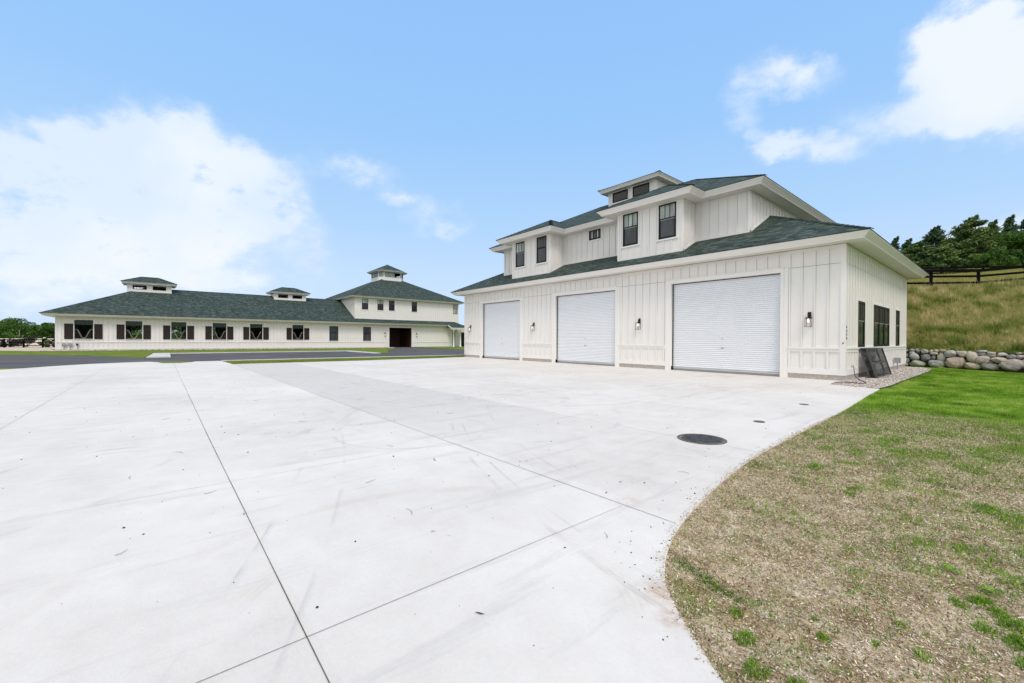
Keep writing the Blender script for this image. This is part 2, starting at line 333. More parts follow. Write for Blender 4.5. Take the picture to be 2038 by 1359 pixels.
def boulder():
    t, p = base_mat('boulder', .8, 0, .3)
    oi = t.n('ShaderNodeObjectInfo').outputs['Random']; g = t.n('ShaderNodeNewGeometry').outputs['Position']
    c0 = t.cramp(oi, [(0, (.32, .325, .33)), (.16, (.60, .57, .55)), (.32, (.44, .38, .37)), (.46, (.62, .56, .48)), (.60, (.24, .255, .27)), (.76, (.70, .68, .66)), (.88, (.56, .44, .34)), (1, (.46, .44, .46))])
    n1 = t.noise(g, 7, 7, .72, dist=.6); n2 = t.noise(g, 42, 4, .75)
    c = t.mix(t.math('MULTIPLY', t.ramp(n1, .52, .62), .6), c0, (.60, .56, .53, 1))
    c = t.mix(t.math('MULTIPLY', t.ramp(n1, .46, .34), .6), c, (.12, .10, .10, 1))
    c = t.mix(t.math('MULTIPLY', t.ramp(n2, .55, .7), .35), c, (.10, .095, .09, 1))
    t.set(p, 'Base Color', c)
    b = t.n('ShaderNodeBump'); b.inputs['Strength'].default_value = 1.0; b.inputs['Distance'].default_value = .05
    t.set(b, 'Height', t.math('ADD', n1, t.math('MULTIPLY', n2, .35))); t.t.links.new(b.outputs[0], p.inputs['Normal'])
boulder()
simple('fence_black', (.006, .006, .0065), 1., spec=.05, var=.3, scale=6)
simple('iron', (.085, .085, .090), .6, .4, var=.45, scale=14, bump=.6, bscale=60)
simple('rust_iron', (.17, .135, .11), .8, .2, var=.4, scale=18)
simple('rubber', (.012, .012, .013), .5, var=.2)
simple('brass', (.35, .19, .09), .4, .8, var=.2)
simple('shed_roof', (.62, .52, .43), .8, var=.06, scale=2)
simple('shed_wall', (.48, .42, .36), .8, var=.1, scale=2)
def screen_mesh():
    t, p = base_mat('screen_mesh', .5, 0, .15)
    g = t.n('ShaderNodeNewGeometry').outputs['Position']
    f = t.noise(g, 1.6, 3, .5, dist=1.8)
    rings = t.math('ABSOLUTE', t.math('SINE', t.math('MULTIPLY', f, 46)))
    c = t.mix(t.math('MULTIPLY', t.ramp(rings, .80, .98), t.ramp(f, .45, .6)), (.009, .009, .013, 1), (.16, .16, .18, 1))
    t.set(p, 'Base Color', c)
    tr = t.n('ShaderNodeBsdfTransparent'); mx = t.n('ShaderNodeMixShader'); mx.inputs[0].default_value = .16
    out = [n for n in t.t.nodes if n.type == 'OUTPUT_MATERIAL'][0]
    t.t.links.new(p.outputs[0], mx.inputs[1]); t.t.links.new(tr.outputs[0], mx.inputs[2]); t.t.links.new(mx.outputs[0], out.inputs[0])
screen_mesh()
t, p = base_mat('lamp_glass', .05, 0, .5); p.inputs['Transmission Weight'].default_value = .9; p.inputs['Base Color'].default_value = (.95, .95, .93, 1); p.inputs['IOR'].default_value = 1.05
t, p = base_mat('bulb_lit', .4); p.inputs['Base Color'].default_value = (1, .85, .65, 1); p.inputs['Emission Color'].default_value = (1, .78, .52, 1); p.inputs['Emission Strength'].default_value = 2.2

# ---------------------------------------------------------------- object helpers
ORG = {}
def tag(o, label=None, cat=None, group=None, kind=None):
    if label: o['label'] = label
    if cat: o['category'] = cat
    if group: o['group'] = group
    if kind: o['kind'] = kind
    return o
def thing(name, loc, label, cat, group=None, rz=0.):
    o = bpy.data.objects.new(name, None); COL.objects.link(o); o.location = loc; o.rotation_euler = (0, 0, rz)
    o.empty_display_size = .2
    ORG[o.name] = Vector(loc) if rz == 0 else Vector((0, 0, 0))      # rotated things are modelled around the origin
    return tag(o, label, cat, group)
def mesh_obj(name, verts, faces, m, parent=None, smooth=False, uv=None, tint=None, kind=None, mats=None, midx=None):
    me = bpy.data.meshes.new(name)
    off = ORG.get(parent.name, Vector((0, 0, 0))) if parent else Vector((0, 0, 0))
    v = np.asarray(verts, dtype=np.float32).reshape(-1, 3) - np.array(off, dtype=np.float32)
    if isinstance(faces, np.ndarray):
        nf, k = faces.shape
        me.vertices.add(len(v)); me.vertices.foreach_set('co', v.ravel())
        me.loops.add(nf*k); me.loops.foreach_set('vertex_index', faces.astype(np.int32).ravel())
        me.polygons.add(nf); me.polygons.foreach_set('loop_start', np.arange(0, nf*k, k, dtype=np.int32))
        me.update(calc_edges=True)
    else:
        me.from_pydata([tuple(x) for x in v.tolist()], [], faces); me.update()
    if uv is not None:
        l = me.uv_layers.new(name='UVMap'); l.data.foreach_set('uv', np.asarray(uv, dtype=np.float32).ravel())
    if tint is not None:
        a = me.attributes.new('tint', 'FLOAT', 'FACE'); a.data.foreach_set('value', np.asarray(tint, dtype=np.float32))
    if smooth: me.polygons.foreach_set('use_smooth', np.ones(len(me.polygons), dtype=bool))
    for mm in (mats or [m]): me.materials.append(M[mm])
    if midx is not None: me.polygons.foreach_set('material_index', np.asarray(midx, dtype=np.int32))
    o = bpy.data.objects.new(name, me); COL.objects.link(o)
    if parent: o.parent = parent; ORG[o.name] = off
    if kind: o['kind'] = kind
    return o
class MB:
    def __init__(s): s.v = []; s.f = []; s.uv = []
    def face(s, pts, uv=None):
        i = len(s.v); s.v += [tuple(p) for p in pts]; s.f.append(tuple(range(i, i+len(pts))))
        s.uv += uv if uv else [(0, 0)]*len(pts)
    def box(s, x0, x1, y0, y1, z0, z1, skip=''):
        P = [(x, y, z) for x in (x0, x1) for y in (y0, y1) for z in (z0, z1)]
        for k, q in (('-x', (0, 1, 3, 2)), ('+x', (4, 6, 7, 5)), ('-y', (0, 4, 5, 1)), ('+y', (2, 3, 7, 6)), ('-z', (0, 2, 6, 4)), ('+z', (1, 5, 7, 3))):
            if k not in skip: s.face([P[i] for i in q])
    def hexa(s, P):                       # eight corners ordered like box
        for q in ((0, 1, 3, 2), (4, 6, 7, 5), (0, 4, 5, 1), (2, 3, 7, 6), (0, 2, 6, 4), (1, 5, 7, 3)): s.face([P[i] for i in q])
    def bar(s, a, b, w, h=None, up=(0, 0, 1)):
        a, b = Vector(a), Vector(b); d = (b-a).normalized(); u = Vector(up)
        if abs(d.dot(u)) > .98: u = Vector((1, 0, 0))
        r = d.cross(u).normalized()*w/2; u2 = r.cross(d).normalized()*(h or w)/2
        s.hexa([p+i*r+j*u2 for p in (a, b) for i in (-1, 1) for j in (-1, 1)])
    def tube(s, pts, r, n=8, cap=True):
        pts = [Vector(p) for p in pts]; rs = r if isinstance(r, (list, tuple)) else [r]*len(pts)
        rings = []
        for i, p in enumerate(pts):
            d = (pts[min(i+1, len(pts)-1)]-pts[max(i-1, 0)]).normalized()
            u = Vector((0, 0, 1)) if abs(d.z) < .9 else Vector((1, 0, 0))
            a = d.cross(u).normalized(); b = a.cross(d)
            k = len(s.v)
            for j in range(n):
                t = 2*math.pi*j/n; s.v.append(tuple(p+rs[i]*(math.cos(t)*a+math.sin(t)*b)))
            rings.append(k)
        for i in range(len(rings)-1):
            for j in range(n):
                s.f.append((rings[i]+j, rings[i]+(j+1) % n, rings[i+1]+(j+1) % n, rings[i+1]+j)); s.uv += [(0, 0)]*4
        if cap:
            s.f.append(tuple(rings[0]+j for j in reversed(range(n)))); s.f.append(tuple(rings[-1]+j for j in range(n))); s.uv += [(0, 0)]*(2*n)
    def build(s, name, m, parent=None, smooth=False, kind=None):
        return mesh_obj(name, s.v, s.f, m, parent, smooth, uv=s.uv, kind=kind)
class Fr:
    """a facade: origin, direction u along it, outward normal n"""
    def __init__(s, o, u, n): s.o = Vector(o); s.u = Vector(u); s.n = Vector(n)
    def P(s, u, n, z): return s.o + s.u*u + s.n*n + Vector((0, 0, z))
    def box(s, mb, u0, u1, n0, n1, z0, z1): mb.hexa([s.P(u, n, z) for u in (u0, u1) for n in (n0, n1) for z in (z0, z1)])
def wall_panel(mb, fr, u0, u1, z0, z1, holes=(), depth=0., n=0.):
    us = sorted({u0, u1, *[h[0] for h in holes], *[h[1] for h in holes]}); zs = sorted({z0, z1, *[h[2] for h in holes], *[h[3] for h in holes]})
    us = [u for u in us if u0 <= u <= u1]; zs = [z for z in zs if z0 <= z <= z1]
    for a, b in zip(us, us[1:]):
        for c, d in zip(zs, zs[1:]):
            if any(h[0] <= (a+b)/2 <= h[1] and h[2] <= (c+d)/2 <= h[3] for h in holes): continue
            mb.face([fr.P(a, n, c), fr.P(b, n, c), fr.P(b, n, d), fr.P(a, n, d)])
    if depth:
        for (a, b, c, d) in holes:
            c = max(c, z0)
            mb.face([fr.P(a, n, c), fr.P(a, n, d), fr.P(a, n-depth, d), fr.P(a, n-depth, c)])
            mb.face([fr.P(b, n, c), fr.P(b, n-depth, c), fr.P(b, n-depth, d), fr.P(b, n, d)])
            mb.face([fr.P(a, n, d), fr.P(b, n, d), fr.P(b, n-depth, d), fr.P(a, n-depth, d)])
            mb.face([fr.P(a, n, c), fr.P(a, n-depth, c), fr.P(b, n-depth, c), fr.P(b, n, c)])
SHADE = MB()
def shade_part(parent):
    global SHADE
    SHADE.build('batten_shade_line', 'batten_shade', parent); SHADE = MB()
def battens(mb, fr, u0, u1, z0, z1, step=.457, phase=0., holes=(), w=.052, t=.042):
    k = math.ceil((u0-phase)/step)
    while phase+k*step < u1:
        u = phase+k*step; k += 1
        if u-w/2 < u0+.01 or u+w/2 > u1-.01: continue
        segs = [(z0, z1)]
        for (a, b, c, d) in holes:
            if a-w/2 < u < b+w/2:
                ns = []
                for s0, s1 in segs:
                    if d <= s0 or c >= s1: ns.append((s0, s1)); continue
                    if c > s0: ns.append((s0, c))
                    if d < s1: ns.append((d, s1))
                segs = ns
        for s0, s1 in segs:
            if s1-s0 > .03:
                fr.box(mb, u-w/2, u+w/2, 0, t, s0, s1)
                fr.box(SHADE, u-w/2-.010, u+w/2+.010, 0, .004, s0, s1)  # thin grey strip under each batten, its rims painted as shadow lines
def spans(u0, u1, holes):
    """parts of u0..u1 free of the given (a,b) holes"""
    out = []; x = u0
    for a, b in sorted(holes):
        if a > x: out.append((x, a))
        x = max(x, b)
    if x < u1: out.append((x, u1))
    return out

def window(parent, fr, u0, u1, z0, z1, units=1, kind='sash', casing=.10, up='pane_pale', lo='pane_dark', split=.43, lites=3, rail='black_frame', sill=True):
    fm = MB(); fw = .08; W = (u1-u0)/units
    fr.box(fm, u0, u1, .002, .048, z1-fw, z1); fr.box(fm, u0, u1, .002, .052, z0, z0+fw*1.3)
    for i in range(units+1):
        c = u0+i*W; a, b = (c, c+fw) if i == 0 else ((c-fw, c) if i == units else (c-fw*.7, c+fw*.7))
        fr.box(fm, a, b, .002, .047, z0+fw*1.3, z1-fw)
    zm = z1-(z1-z0)*split
    pu = MB(); pl = MB(); bl = MB(); rl = MB()
    for i in range(units):
        a, b = u0+i*W+fw, u0+(i+1)*W-fw
        if kind == 'sash':
            fr.box(fm, a, b, .002, .040, zm-.035, zm+.03)
            fr.box(rl, a+.02, b-.02, .003, .034, zm-.075, zm-.036)
            for k in range(1, lites):
                c = a+(b-a)*k/lites; fr.box(fm, c-.016, c+.016, .012, .036, zm+.03, z1-fw)
            fr.box(fm, a, a+.03, .010, .032, z0+fw*1.3, zm-.036); fr.box(fm, b-.03, b, .010, .032, z0+fw*1.3, zm-.036)
            pu.face([fr.P(a, .018, zm+.03), fr.P(b, .018, zm+.03), fr.P(b, .018, z1-fw), fr.P(a, .018, z1-fw)])
            pl.face([fr.P(a, .014, z0+fw), fr.P(b, .014, z0+fw), fr.P(b, .014, zm-.03), fr.P(a, .014, zm-.03)])
        else:
            for k in range(1, lites):
                c = a+(b-a)*k/lites; fr.box(fm, c-.012, c+.012, .012, .030, z0+fw*1.3, z1-fw)
            pu.face([fr.P(a, .018, z0+fw), fr.P(b, .018, z0+fw), fr.P(b, .018, z1-fw), fr.P(a, .018, z1-fw)])
    f = fm.build('window', 'black_frame', parent)
    pu.build('pane', up, f)
    if pl.f: pl.build('pane', lo, f)
    if rl.f: rl.build('meeting_rail', rail, f)
    if casing:
        cm = MB(); k = casing
        fr.box(cm, u0-k, u0, .001, .034, z0, z1); fr.box(cm, u1, u1+k, .001, .034, z0, z1)
        fr.box(cm, u0-k, u1+k, .001, .038, z1, z1+k*.9)
        if sill: fr.box(cm, u0-k-.03, u1+k+.03, .001, .060, z0-.085, z0)
        cm.build('casing', 'trim', f)
    return f

def rect_loop(x0, x1, y0, y1, d, z): return [(x0+d, y0+d, z), (x1-d, y0+d, z), (x1-d, y1-d, z), (x0+d, y1-d, z)]
def ring_loft(mb, loops):
    for A, B in zip(loops, loops[1:]):
        for i in range(len(A)):
            j = (i+1) % len(A); mb.face([A[i], A[j], B[j], B[i]])
def roof_face(mb, pts, eave_dir, s):
    """pts: list of 3-D points; uv in metres along the eave and up the slope"""
    e = Vector(eave_dir); k = math.sqrt(1+s*s)/s if s else 1
    mb.face(pts, [(Vector(p).dot(e), p[2]*k) for p in pts])
def hip_caps(mb, segs, w=.13, t=.022):
    for a, b in segs:
        a, b = Vector(a), Vector(b); d = (b-a).normalized(); r = Vector((d.y, -d.x, 0)).normalized()
        n = r.cross(d).normalized(); n = n if n.z > 0 else -n
        L = (b-a).length; m = max(1, int(L/.3)); 
        for i in range(m):                                            # overlapping cap shingles, each lifted at its lower end
            p0 = a+d*L*i/m; p1 = a+d*L*(i+1)/m
            up0, up1 = t*1.5, t*.7
            for sgn in (-1, 1):
                q = [p0+n*up0, p1+n*up1, p1+r*sgn*w-Vector((0, 0, w*.36))+n*up1, p0+r*sgn*w-Vector((0, 0, w*.36))+n*up0]
                mb.face([tuple(x) for x in q], [(i*.33+.1, 0), (i*.33+.1, .1), (i*.33+.3, .1), (i*.33+.3, 0)])
            mb.face([tuple(x) for x in (p0+r*w-Vector((0, 0, w*.36))+n*up0, p0+n*up0, p0, p0+r*w-Vector((0, 0, w*.36)))])
            mb.face([tuple(x) for x in (p0-r*w-Vector((0, 0, w*.36))+n*up0, p0-r*w-Vector((0, 0, w*.36)), p0, p0+n*up0)])
def eaves(parent, x0, x1, y0, y1, ze, ov, drop=.27, zs_off=0., crown=.235):
    """drip edge, crown fascia and flat soffit ring under an eave outline"""
    fm = MB(); L = lambda d, z: rect_loop(x0, x1, y0, y1, d, z)
    ring_loft(fm, [L(.012, ze-.036), L(.020, ze-.075), L(.045, ze-.080), L(crown-.03, ze-drop+.03), L(crown-.03, ze-drop), L(crown+.03, ze-drop)])
    f = fm.build('fascia', 'trim', parent)
    sm = MB(); ring_loft(sm, [L(crown-.01, ze-drop+.012+zs_off), L(ov+.12, ze-drop+.012+zs_off)]); sm.build('soffit', 'soffit', parent)
    dm = MB(); ring_loft(dm, [L(0, ze-.001), L(-.004, ze-.036), L(.03, ze-.037)]); dm.build('drip_edge', 'drip_edge', parent)
def hip_roof(parent, x0, x1, y0, y1, ze, s, cap=None, name='roof'):
    """hip roof over an eave rectangle; cap = inset at which the planes stop"""
    w = min(x1-x0, y1-y0)/2; d = w if cap is None else cap
    mb = MB(); A = rect_loop(x0, x1, y0, y1, 0, ze); B = rect_loop(x0, x1, y0, y1, d, ze+s*d)
    dirs = [(1, 0, 0), (0, 1, 0), (-1, 0, 0), (0, -1, 0)]
    for i in range(4):
        j = (i+1) % 4; P = [A[i], A[j], B[j], B[i]]
        if (Vector(B[i])-Vector(B[j])).length < .01: P = [A[i], A[j], B[j]]
        roof_face(mb, P, dirs[i], s)
    segs = [(A[i], B[i]) for i in range(4)]
    if cap is None:
        segs.append((B[0], B[1]) if (x1-x0) > (y1-y0) else (B[1], B[2]))
    o = mb.build(name, 'shingle', parent)
    for q in segs:
        if (Vector(q[0])-Vector(q[1])).length > .2: cm = MB(); hip_caps(cm, [q]); cm.build('ridge_cap', 'shingle', o)
    return o
def board_wall(mb, fr, u0, u1, z0, z1, holes=(), step=.457, phase=0., corner=(True, True), depth=0., bh=None, bw=.052):
    wall_panel(mb, fr, u0, u1, z0, z1, holes, depth)
    H = [(a-.11, b+.11, c-.09, d+.09) for a, b, c, d in (bh if bh is not None else holes)]
    a = u0+(.13 if corner[0] else 0); b = u1-(.13 if corner[1] else 0)
    battens(mb, fr, a, b, z0, z1-.07, step, phase, H, bw)
    fr.box(mb, a, b, .001, .03, z1-.07, z1)

# ================================================================ GARAGE
G = thing('garage_building', (-13.6, 7.2, 0), 'white two-storey board and batten garage with three tall roll-up doors on the right', 'garage')
L, Dp, ZT, ZB = -27.29, 14.51, 5.50, 1.295
fF = Fr((0, 0, 0), (1, 0, 0), (0, -1, 0)); fS = Fr((0, 0, 0), (0, 1, 0), (1, 0, 0))
fBk = Fr((0, Dp, 0), (-1, 0, 0), (0, 1, 0)); fL = Fr((L, 0, 0), (0, 1, 0), (-1, 0, 0))
doors = [(-24.62, -19.77), (-16.03, -11.05), (-7.45, -2.28)]
dh = [(a, b, 0., 4.59) for a, b in doors]
wm = MB()
wall_panel(wm, fF, L, 0, .22, 5.53, dh, .26)
battens(wm, fF, L+.15, -.15, 1.34, 4.74, .457, -.095, [(a-.33, b+.30, 0, 5) for a, b in doors], .052)
battens(wm, fF, L+.15, -.15, 4.765, 5.36, .457, -.095, (), .052)
battens(wm, fF, L+.15, -.15, .455, 1.14, .457, -.095, [(a-.33, b+.30, 0, 5) for a, b in doors], .085)
sidewins = [(2.05, 3.28, 1.335, 3.34), (5.14, 9.0, 1.335, 3.35), (10.94, 12.1, 1.335, 3.36)]
wall_panel(wm, fS, 0, Dp, .22, 5.53)
battens(wm, fS, .15, Dp-.15, 1.34, 4.74, .457, .27, [(a-.10, b+.10, c, d+.1) for a, b, c, d in sidewins])
battens(wm, fS, .15, Dp-.15, 4.765, 5.36, .457, .27)
battens(wm, fS, .15, Dp-.15, .455, 1.14, .457, .27, (), .085)
wall_panel(wm, fBk, 0, -L, .22, 5.53); wall_panel(wm, fL, 0, Dp, .22, 5.53)
battens(wm, fL, .15, Dp-.15, .46, 5.4); battens(wm, fBk, .15, -L-.15, .46, 5.4)
wm.build('wall', 'siding', G)
tm = MB()
dsp = spans(L+.14, -.14, [(a-.33, b+.30) for a, b in doors])
for fr, u0, u1, sp in ((fF, L, 0, dsp), (fS, 0, Dp, [(.14, Dp-.14)])):
    for a, b in sp:
        fr.box(tm, a, b, .001, .034, .205, .455)                     # skirt board
        fr.box(tm, a, b, .001, .040, 1.14, 1.262); fr.box(tm, a, b, .001, .075, 1.262, 1.335)   # rail and water-table ledge
        fr.box(tm, a, b, .001, .030, 5.36, 5.50)                     # frieze
    for c in (u0, u1):
        a, b = (c, c+.14) if c == u0 else (c-.14, c)
        fr.box(tm, a-(.036 if c == u0 else 0), b+(.036 if c == u1 else 0), .001, .037, .205, 5.50)
for a, b in doors:                                                   # door casings
    fF.box(tm, a-.33, a, .001, .045, .0, 4.60); fF.box(tm, b, b+.13, .001, .045, .0, 4.60)
    fF.box(tm, b+.132, b+.30, .001, .028, .0, 4.77)
    fF.box(tm, a-.33, b+.13, .001, .050, 4.60, 4.775); fF.box(tm, a-.36, b+.16, .001, .070, 4.776, 4.81)
tm.build('trim', 'trim', G)
jm_ = MB()                                                           # open joints between siding sheets and above the frieze
for fr, u0, u1 in ((fF, L+.15, -.15), (fS, .15, Dp-.15)):
    fr.box(jm_, u0, u1, .0005, .007, 4.738, 4.752) if fr is fS else [fr.box(jm_, a, b, .0005, .007, 4.738, 4.752) for a, b in dsp]
    fr.box(jm_, u0-.15, u1+.15, .001, .036, 5.501, 5.516)
jm_.build('sheet_joint', 'shadow_gap', G)
for a, b in spans(L-.01, .02, [(a-.33, b+.30) for a, b in doors]): fo = MB(); fF.box(fo, a, b, -.3, .012, -.3, .204); fo.build('foundation', 'foundation', G)
fo = MB(); fS.box(fo, .302, Dp, -.3, .012, -.3, .204); fo.build('foundation', 'foundation', G)
for a, b in doors:                                                   # roll-up curtains of curved slats
    n = 47; p = 4.52/n; V = []; Fc = []
    prof = [(0, -.022), (.09, -.002), (.24, .013), (.5, .018), (.74, .012), (.88, -.004), (.95, -.022)]
    rows = [(.075+(i+t)*p, -.17+o) for i in range(n) for t, o in prof] + [(4.597, -.17)]
    for z, o in rows: V += [fF.P(a+.02, o, z), fF.P(b-.02, o, z)]
    Fc = [(2*i, 2*i+1, 2*i+3, 2*i+2) for i in range(len(rows)-1)]
    dr = mesh_obj('roll_up_door', V, Fc, 'roller_steel', G)
    bb = MB(); fF.box(bb, a+.02, b-.02, -.19, -.135, .012, .085); bb.build('bottom_bar', 'grey_metal', dr)
    gm = MB(); fF.box(gm, a+.001, a+.035, -.255, -.10, 0, 4.588); fF.box(gm, b-.035, b-.001, -.255, -.10, 0, 4.588); fF.box(gm, a+.036, b-.036, -.245, -.10, 4.55, 4.588)
    gm.build('guide_rail', 'black_metal', dr)
    hm = MB(); c = (a+b)/2
    fF.box(hm, c-.05, c+.10, -.152, -.13, 1.20, 1.235); hm.build('lock_handle', 'grey_metal', dr)
    hm = MB(); fF.box(hm, c-.02, c+.05, -.152, -.135, 1.66, 1.69); hm.build('keyhole_plate', 'grey_metal', dr)
fi = MB(); fF.box(fi, L+.3, -.3, -2.6, -.30, .0, 4.7); fi.build('interior', 'dark_void', G)
for i, (a, b, c, d) in enumerate(sidewins):
    window(G, fS, a, b, c, d, units=3 if i == 1 else 1, up='pane_screen', lo='pane_teal', split=.40, lites=3, rail='muntin_grey', casing=.09, sill=False)
# lower roof
o = .921
hip_roof(G, L-o, o, -o, Dp+o, 5.774, .5005, cap=5.3)
eaves(G, L-o, o, -o, Dp+o, 5.774, o)
# upper storey with two bays
Xr, Xl, Yu, Yb = -4.13, -23.65, 1.55, 12.96
bays = [(-11.05, -6.92), (-20.92, -16.75)]; Yf = .18
um = MB()
fU = Fr((0, Yu, 0), (1, 0, 0), (0, -1, 0)); fUs = Fr((Xr, 0, 0), (0, 1, 0), (1, 0, 0)); fUl = Fr((Xl, 0, 0), (0, 1, 0), (-1, 0, 0)); fUb = Fr((0, Yb, 0), (-1, 0, 0), (0, 1, 0))
fB = Fr((0, Yf, 0), (1, 0, 0), (0, -1, 0))
def base_strip(mb, fr, u0, u1, zf, h=.075):
    """flashing board that follows the roof where a wall lands on it"""
    P = []
    for u, z in ((u0, zf(u0)), (u1, zf(u1))):
        for n in (.001, .031): P += [fr.P(u, n, z-.04), fr.P(u, n, z+h)]
    mb.hexa(P)
RZ = lambda Y: 5.774+.5005*(Y+o)
for a, b in spans(Xl, Xr, [bays[1], bays[0]]):
    board_wall(um, fU, a, b, 6.6, 9.06, phase=-4.32, step=.467, corner=(a == Xl, b == Xr)); base_strip(um, fU, a, b, lambda u: RZ(Yu), .09)
board_wall(um, fUs, Yu, Yb, 6.6, 9.06, phase=Yu+.3, corner=(True, True))
base_strip(um, fUs, Yu, 4.13, RZ, .09); base_strip(um, fUs, 4.13, Yb, lambda u: RZ(4.13), .09)
board_wall(um, fUl, Yu, Yb, 6.6, 9.06, phase=Yu+.3); board_wall(um, fUb, -Xr, -Xl, 6.6, 9.06)
for a, b in bays:
    board_wall(um, fB, a, b, 6.0, 9.06, phase=a+.235, step=.467, bh=[(a+w0, a+w0+1.03, 7.13, 9.02) for w0 in ((.38, 2.72) if b > -10 else (.42, 2.77))]); base_strip(um, fB, a+.13, b-.13, lambda u: RZ(Yf), .09)
    for X, nx in ((a, -1), (b, 1)):
        fr = Fr((X, 0, 0), (0, 1, 0), (nx, 0, 0))
        board_wall(um, fr, Yf, Yu, 6.0, 9.06, phase=Yf+.30, step=.36, corner=(True, False)); base_strip(um, fr, Yf, Yu, RZ, .09)
        fr.box(um, Yf, Yf+.13, .001, .034, RZ(Yf), 9.04)
        fB.box(um, *( (a, a+.13) if nx < 0 else (b-.13, b)), .001, .034, RZ(Yf)-.02, 9.04)
for fr, c in ((fU, Xr-.13), (fU, Xl), (fUs, Yu)):
    fr.box(um, c, c+.13, .001, .034, 6.9, 9.04)
um.build('upper_wall', 'siding', G)
for i, (a, b) in enumerate(bays):
    for k, w0 in enumerate((.38, 2.72) if i == 0 else (.42, 2.77)):
        dark = i == 1 and k == 1
        window(G, fB, a+w0, a+w0+1.03, 7.13, 9.02, up='pane_dark' if dark else 'pane_pale', lo='pane_dark', split=.42, rail='black_frame' if dark else 'muntin_grey', casing=.085)
window(G, fU, -14.39, -13.40, 8.355, 9.01, kind='transom', up='pane_dark', casing=.085)
ou = .921; ze = 9.347; su = .499
hip_roof(G, Xl-ou, Xr+ou, Yu-ou, Yb+ou, ze, su, name='upper_roof')
eaves(G, Xl-ou, Xr+ou, Yu-ou, Yb+ou, ze, ou, drop=.29)
for a, b in bays:
    x0, x1, y0 = a-ou, b+ou, Yf-ou; xm = (x0+x1)/2; h = (x1-x0)/2; yb = Yu-ou+h+.05; zr = ze+su*h
    bm = MB(); e = .004
    roof_face(bm, [(x0, y0, ze), (x1, y0, ze), (xm, y0+h, zr)], (1, 0, 0), su)
    roof_face(bm, [(x1, y0, ze), (x1, Yu-ou+.02, ze), (xm, yb, zr), (xm, y0+h, zr)], (0, 1, 0), su)
    roof_face(bm, [(x0, Yu-ou+.02, ze), (x0, y0, ze), (xm, y0+h, zr), (xm, yb, zr)], (0, 1, 0), su)
    r = bm.build('bay_roof', 'shingle', G)
    for q in [((x0, y0, ze), (xm, y0+h, zr)), ((x1, y0, ze), (xm, y0+h, zr)), ((xm, y0+h, zr), (xm, yb-.1, zr))]: cm = MB(); hip_caps(cm, [q]); cm.build('ridge_cap', 'shingle', r)
    y1 = Yu-.02
    LL = lambda d, z: [(x0+d, y1, z), (x0+d, y0+d, z), (x1-d, y0+d, z), (x1-d, y1, z)]
    def strip(mb, loops):
        for A, B in zip(loops, loops[1:]):
            for i in range(3): mb.face([A[i], A[i+1], B[i+1], B[i]])
    fm = MB(); strip(fm, [LL(.012, ze-.036), LL(.020, ze-.075), LL(.045, ze-.080), LL(.205, ze-.265), LL(.205, ze-.297), LL(.27, ze-.297)]); fm.build('fascia', 'trim', G)
    sm = MB(); strip(sm, [LL(.225, ze-.286), LL(1.1, ze-.286)]); sm.build('soffit', 'soffit', G)
    dm = MB(); strip(dm, [LL(0, ze-.001), LL(-.004, ze-.036), LL(.03, ze-.037)]); dm.build('drip_edge', 'drip_edge', G)
# roof cupola
cx0, cx1, cy0, cy1, cz = -16.22, -12.10, 6.08, 8.45, 13.02
cm = MB()
for fr, a, b in ((Fr((0, cy0, 0), (1, 0, 0), (0, -1, 0)), cx0, cx1), (Fr((0, cy1, 0), (-1, 0, 0), (0, 1, 0)), -cx1, -cx0), (Fr((cx1, 0, 0), (0, 1, 0), (1, 0, 0)), cy0, cy1), (Fr((cx0, 0, 0), (0, -1, 0), (-1, 0, 0)), -cy1, -cy0)):
    wall_panel(cm, fr, a, b, 11.6, cz+.1)
    for c in (a, b-.12): fr.box(cm, c, c+.12, .001, .03, 11.9, cz)
    if b-a < 3: battens(cm, fr, a+.12, b-.12, 11.6, cz, .3, a+.25)
cm.build('cupola', 'siding', G)
fC = Fr((0, cy0, 0), (1, 0, 0), (0, -1, 0))
window(G, fC, -15.83, -14.44, 12.20, 12.98, kind='transom', up='pane_black', lites=1, casing=.07)
window(G, fC, -14.02, -12.62, 12.20, 12.98, kind='transom', up='pane_black', lites=1, casing=.07)
hip_roof(G, cx0-.6, cx1+.6, cy0-.6, cy1+.6, 13.30, .40, name='cupola_roof'); eaves(G, cx0-.6, cx1+.6, cy0-.6, cy1+.6, 13.30, .6, drop=.26, crown=.16)
# house numbers on the corner board
for i, ch in enumerate('6424'):
    cu = bpy.data.curves.new('digit', 'FONT'); cu.body = ch; cu.size = .15; cu.extrude = .006; cu.align_x = 'CENTER'
    to = bpy.data.objects.new('digit', cu); COL.objects.link(to)
    dg = bpy.context.evaluated_depsgraph_get(); me = bpy.data.meshes.new_from_object(to.evaluated_get(dg)); bpy.data.objects.remove(to)
    ob = bpy.data.objects.new('house_number', me); COL.objects.link(ob); me.materials.clear(); me.materials.append(M['black_metal'])
    Mx = Matrix(((0, 0, 1, .05), (1, 0, 0, .085), (0, 1, 0, 2.11-i*.152), (0, 0, 0, 1))); me.transform(Matrix.Translation(-Vector(G.location)) @ Mx); ob.parent = G
sp = MB(); sp.tube([(.03, .92, .53), (.11, .92, .53), (.13, .92, .49)], .016, 8); sp.tube([(.10, .92, .50), (.10, .92, .60)], .006, 6); sp.tube([(.10, .88, .60), (.10, .96, .60)], .014, 8); sp.build('garden_tap', 'brass', G)
dbm = MB(); fF.box(dbm, -.06, -.02, .038, .055, 1.49, 1.54); dbm.build('door_bell', 'black_metal', G)

shade_part(G)
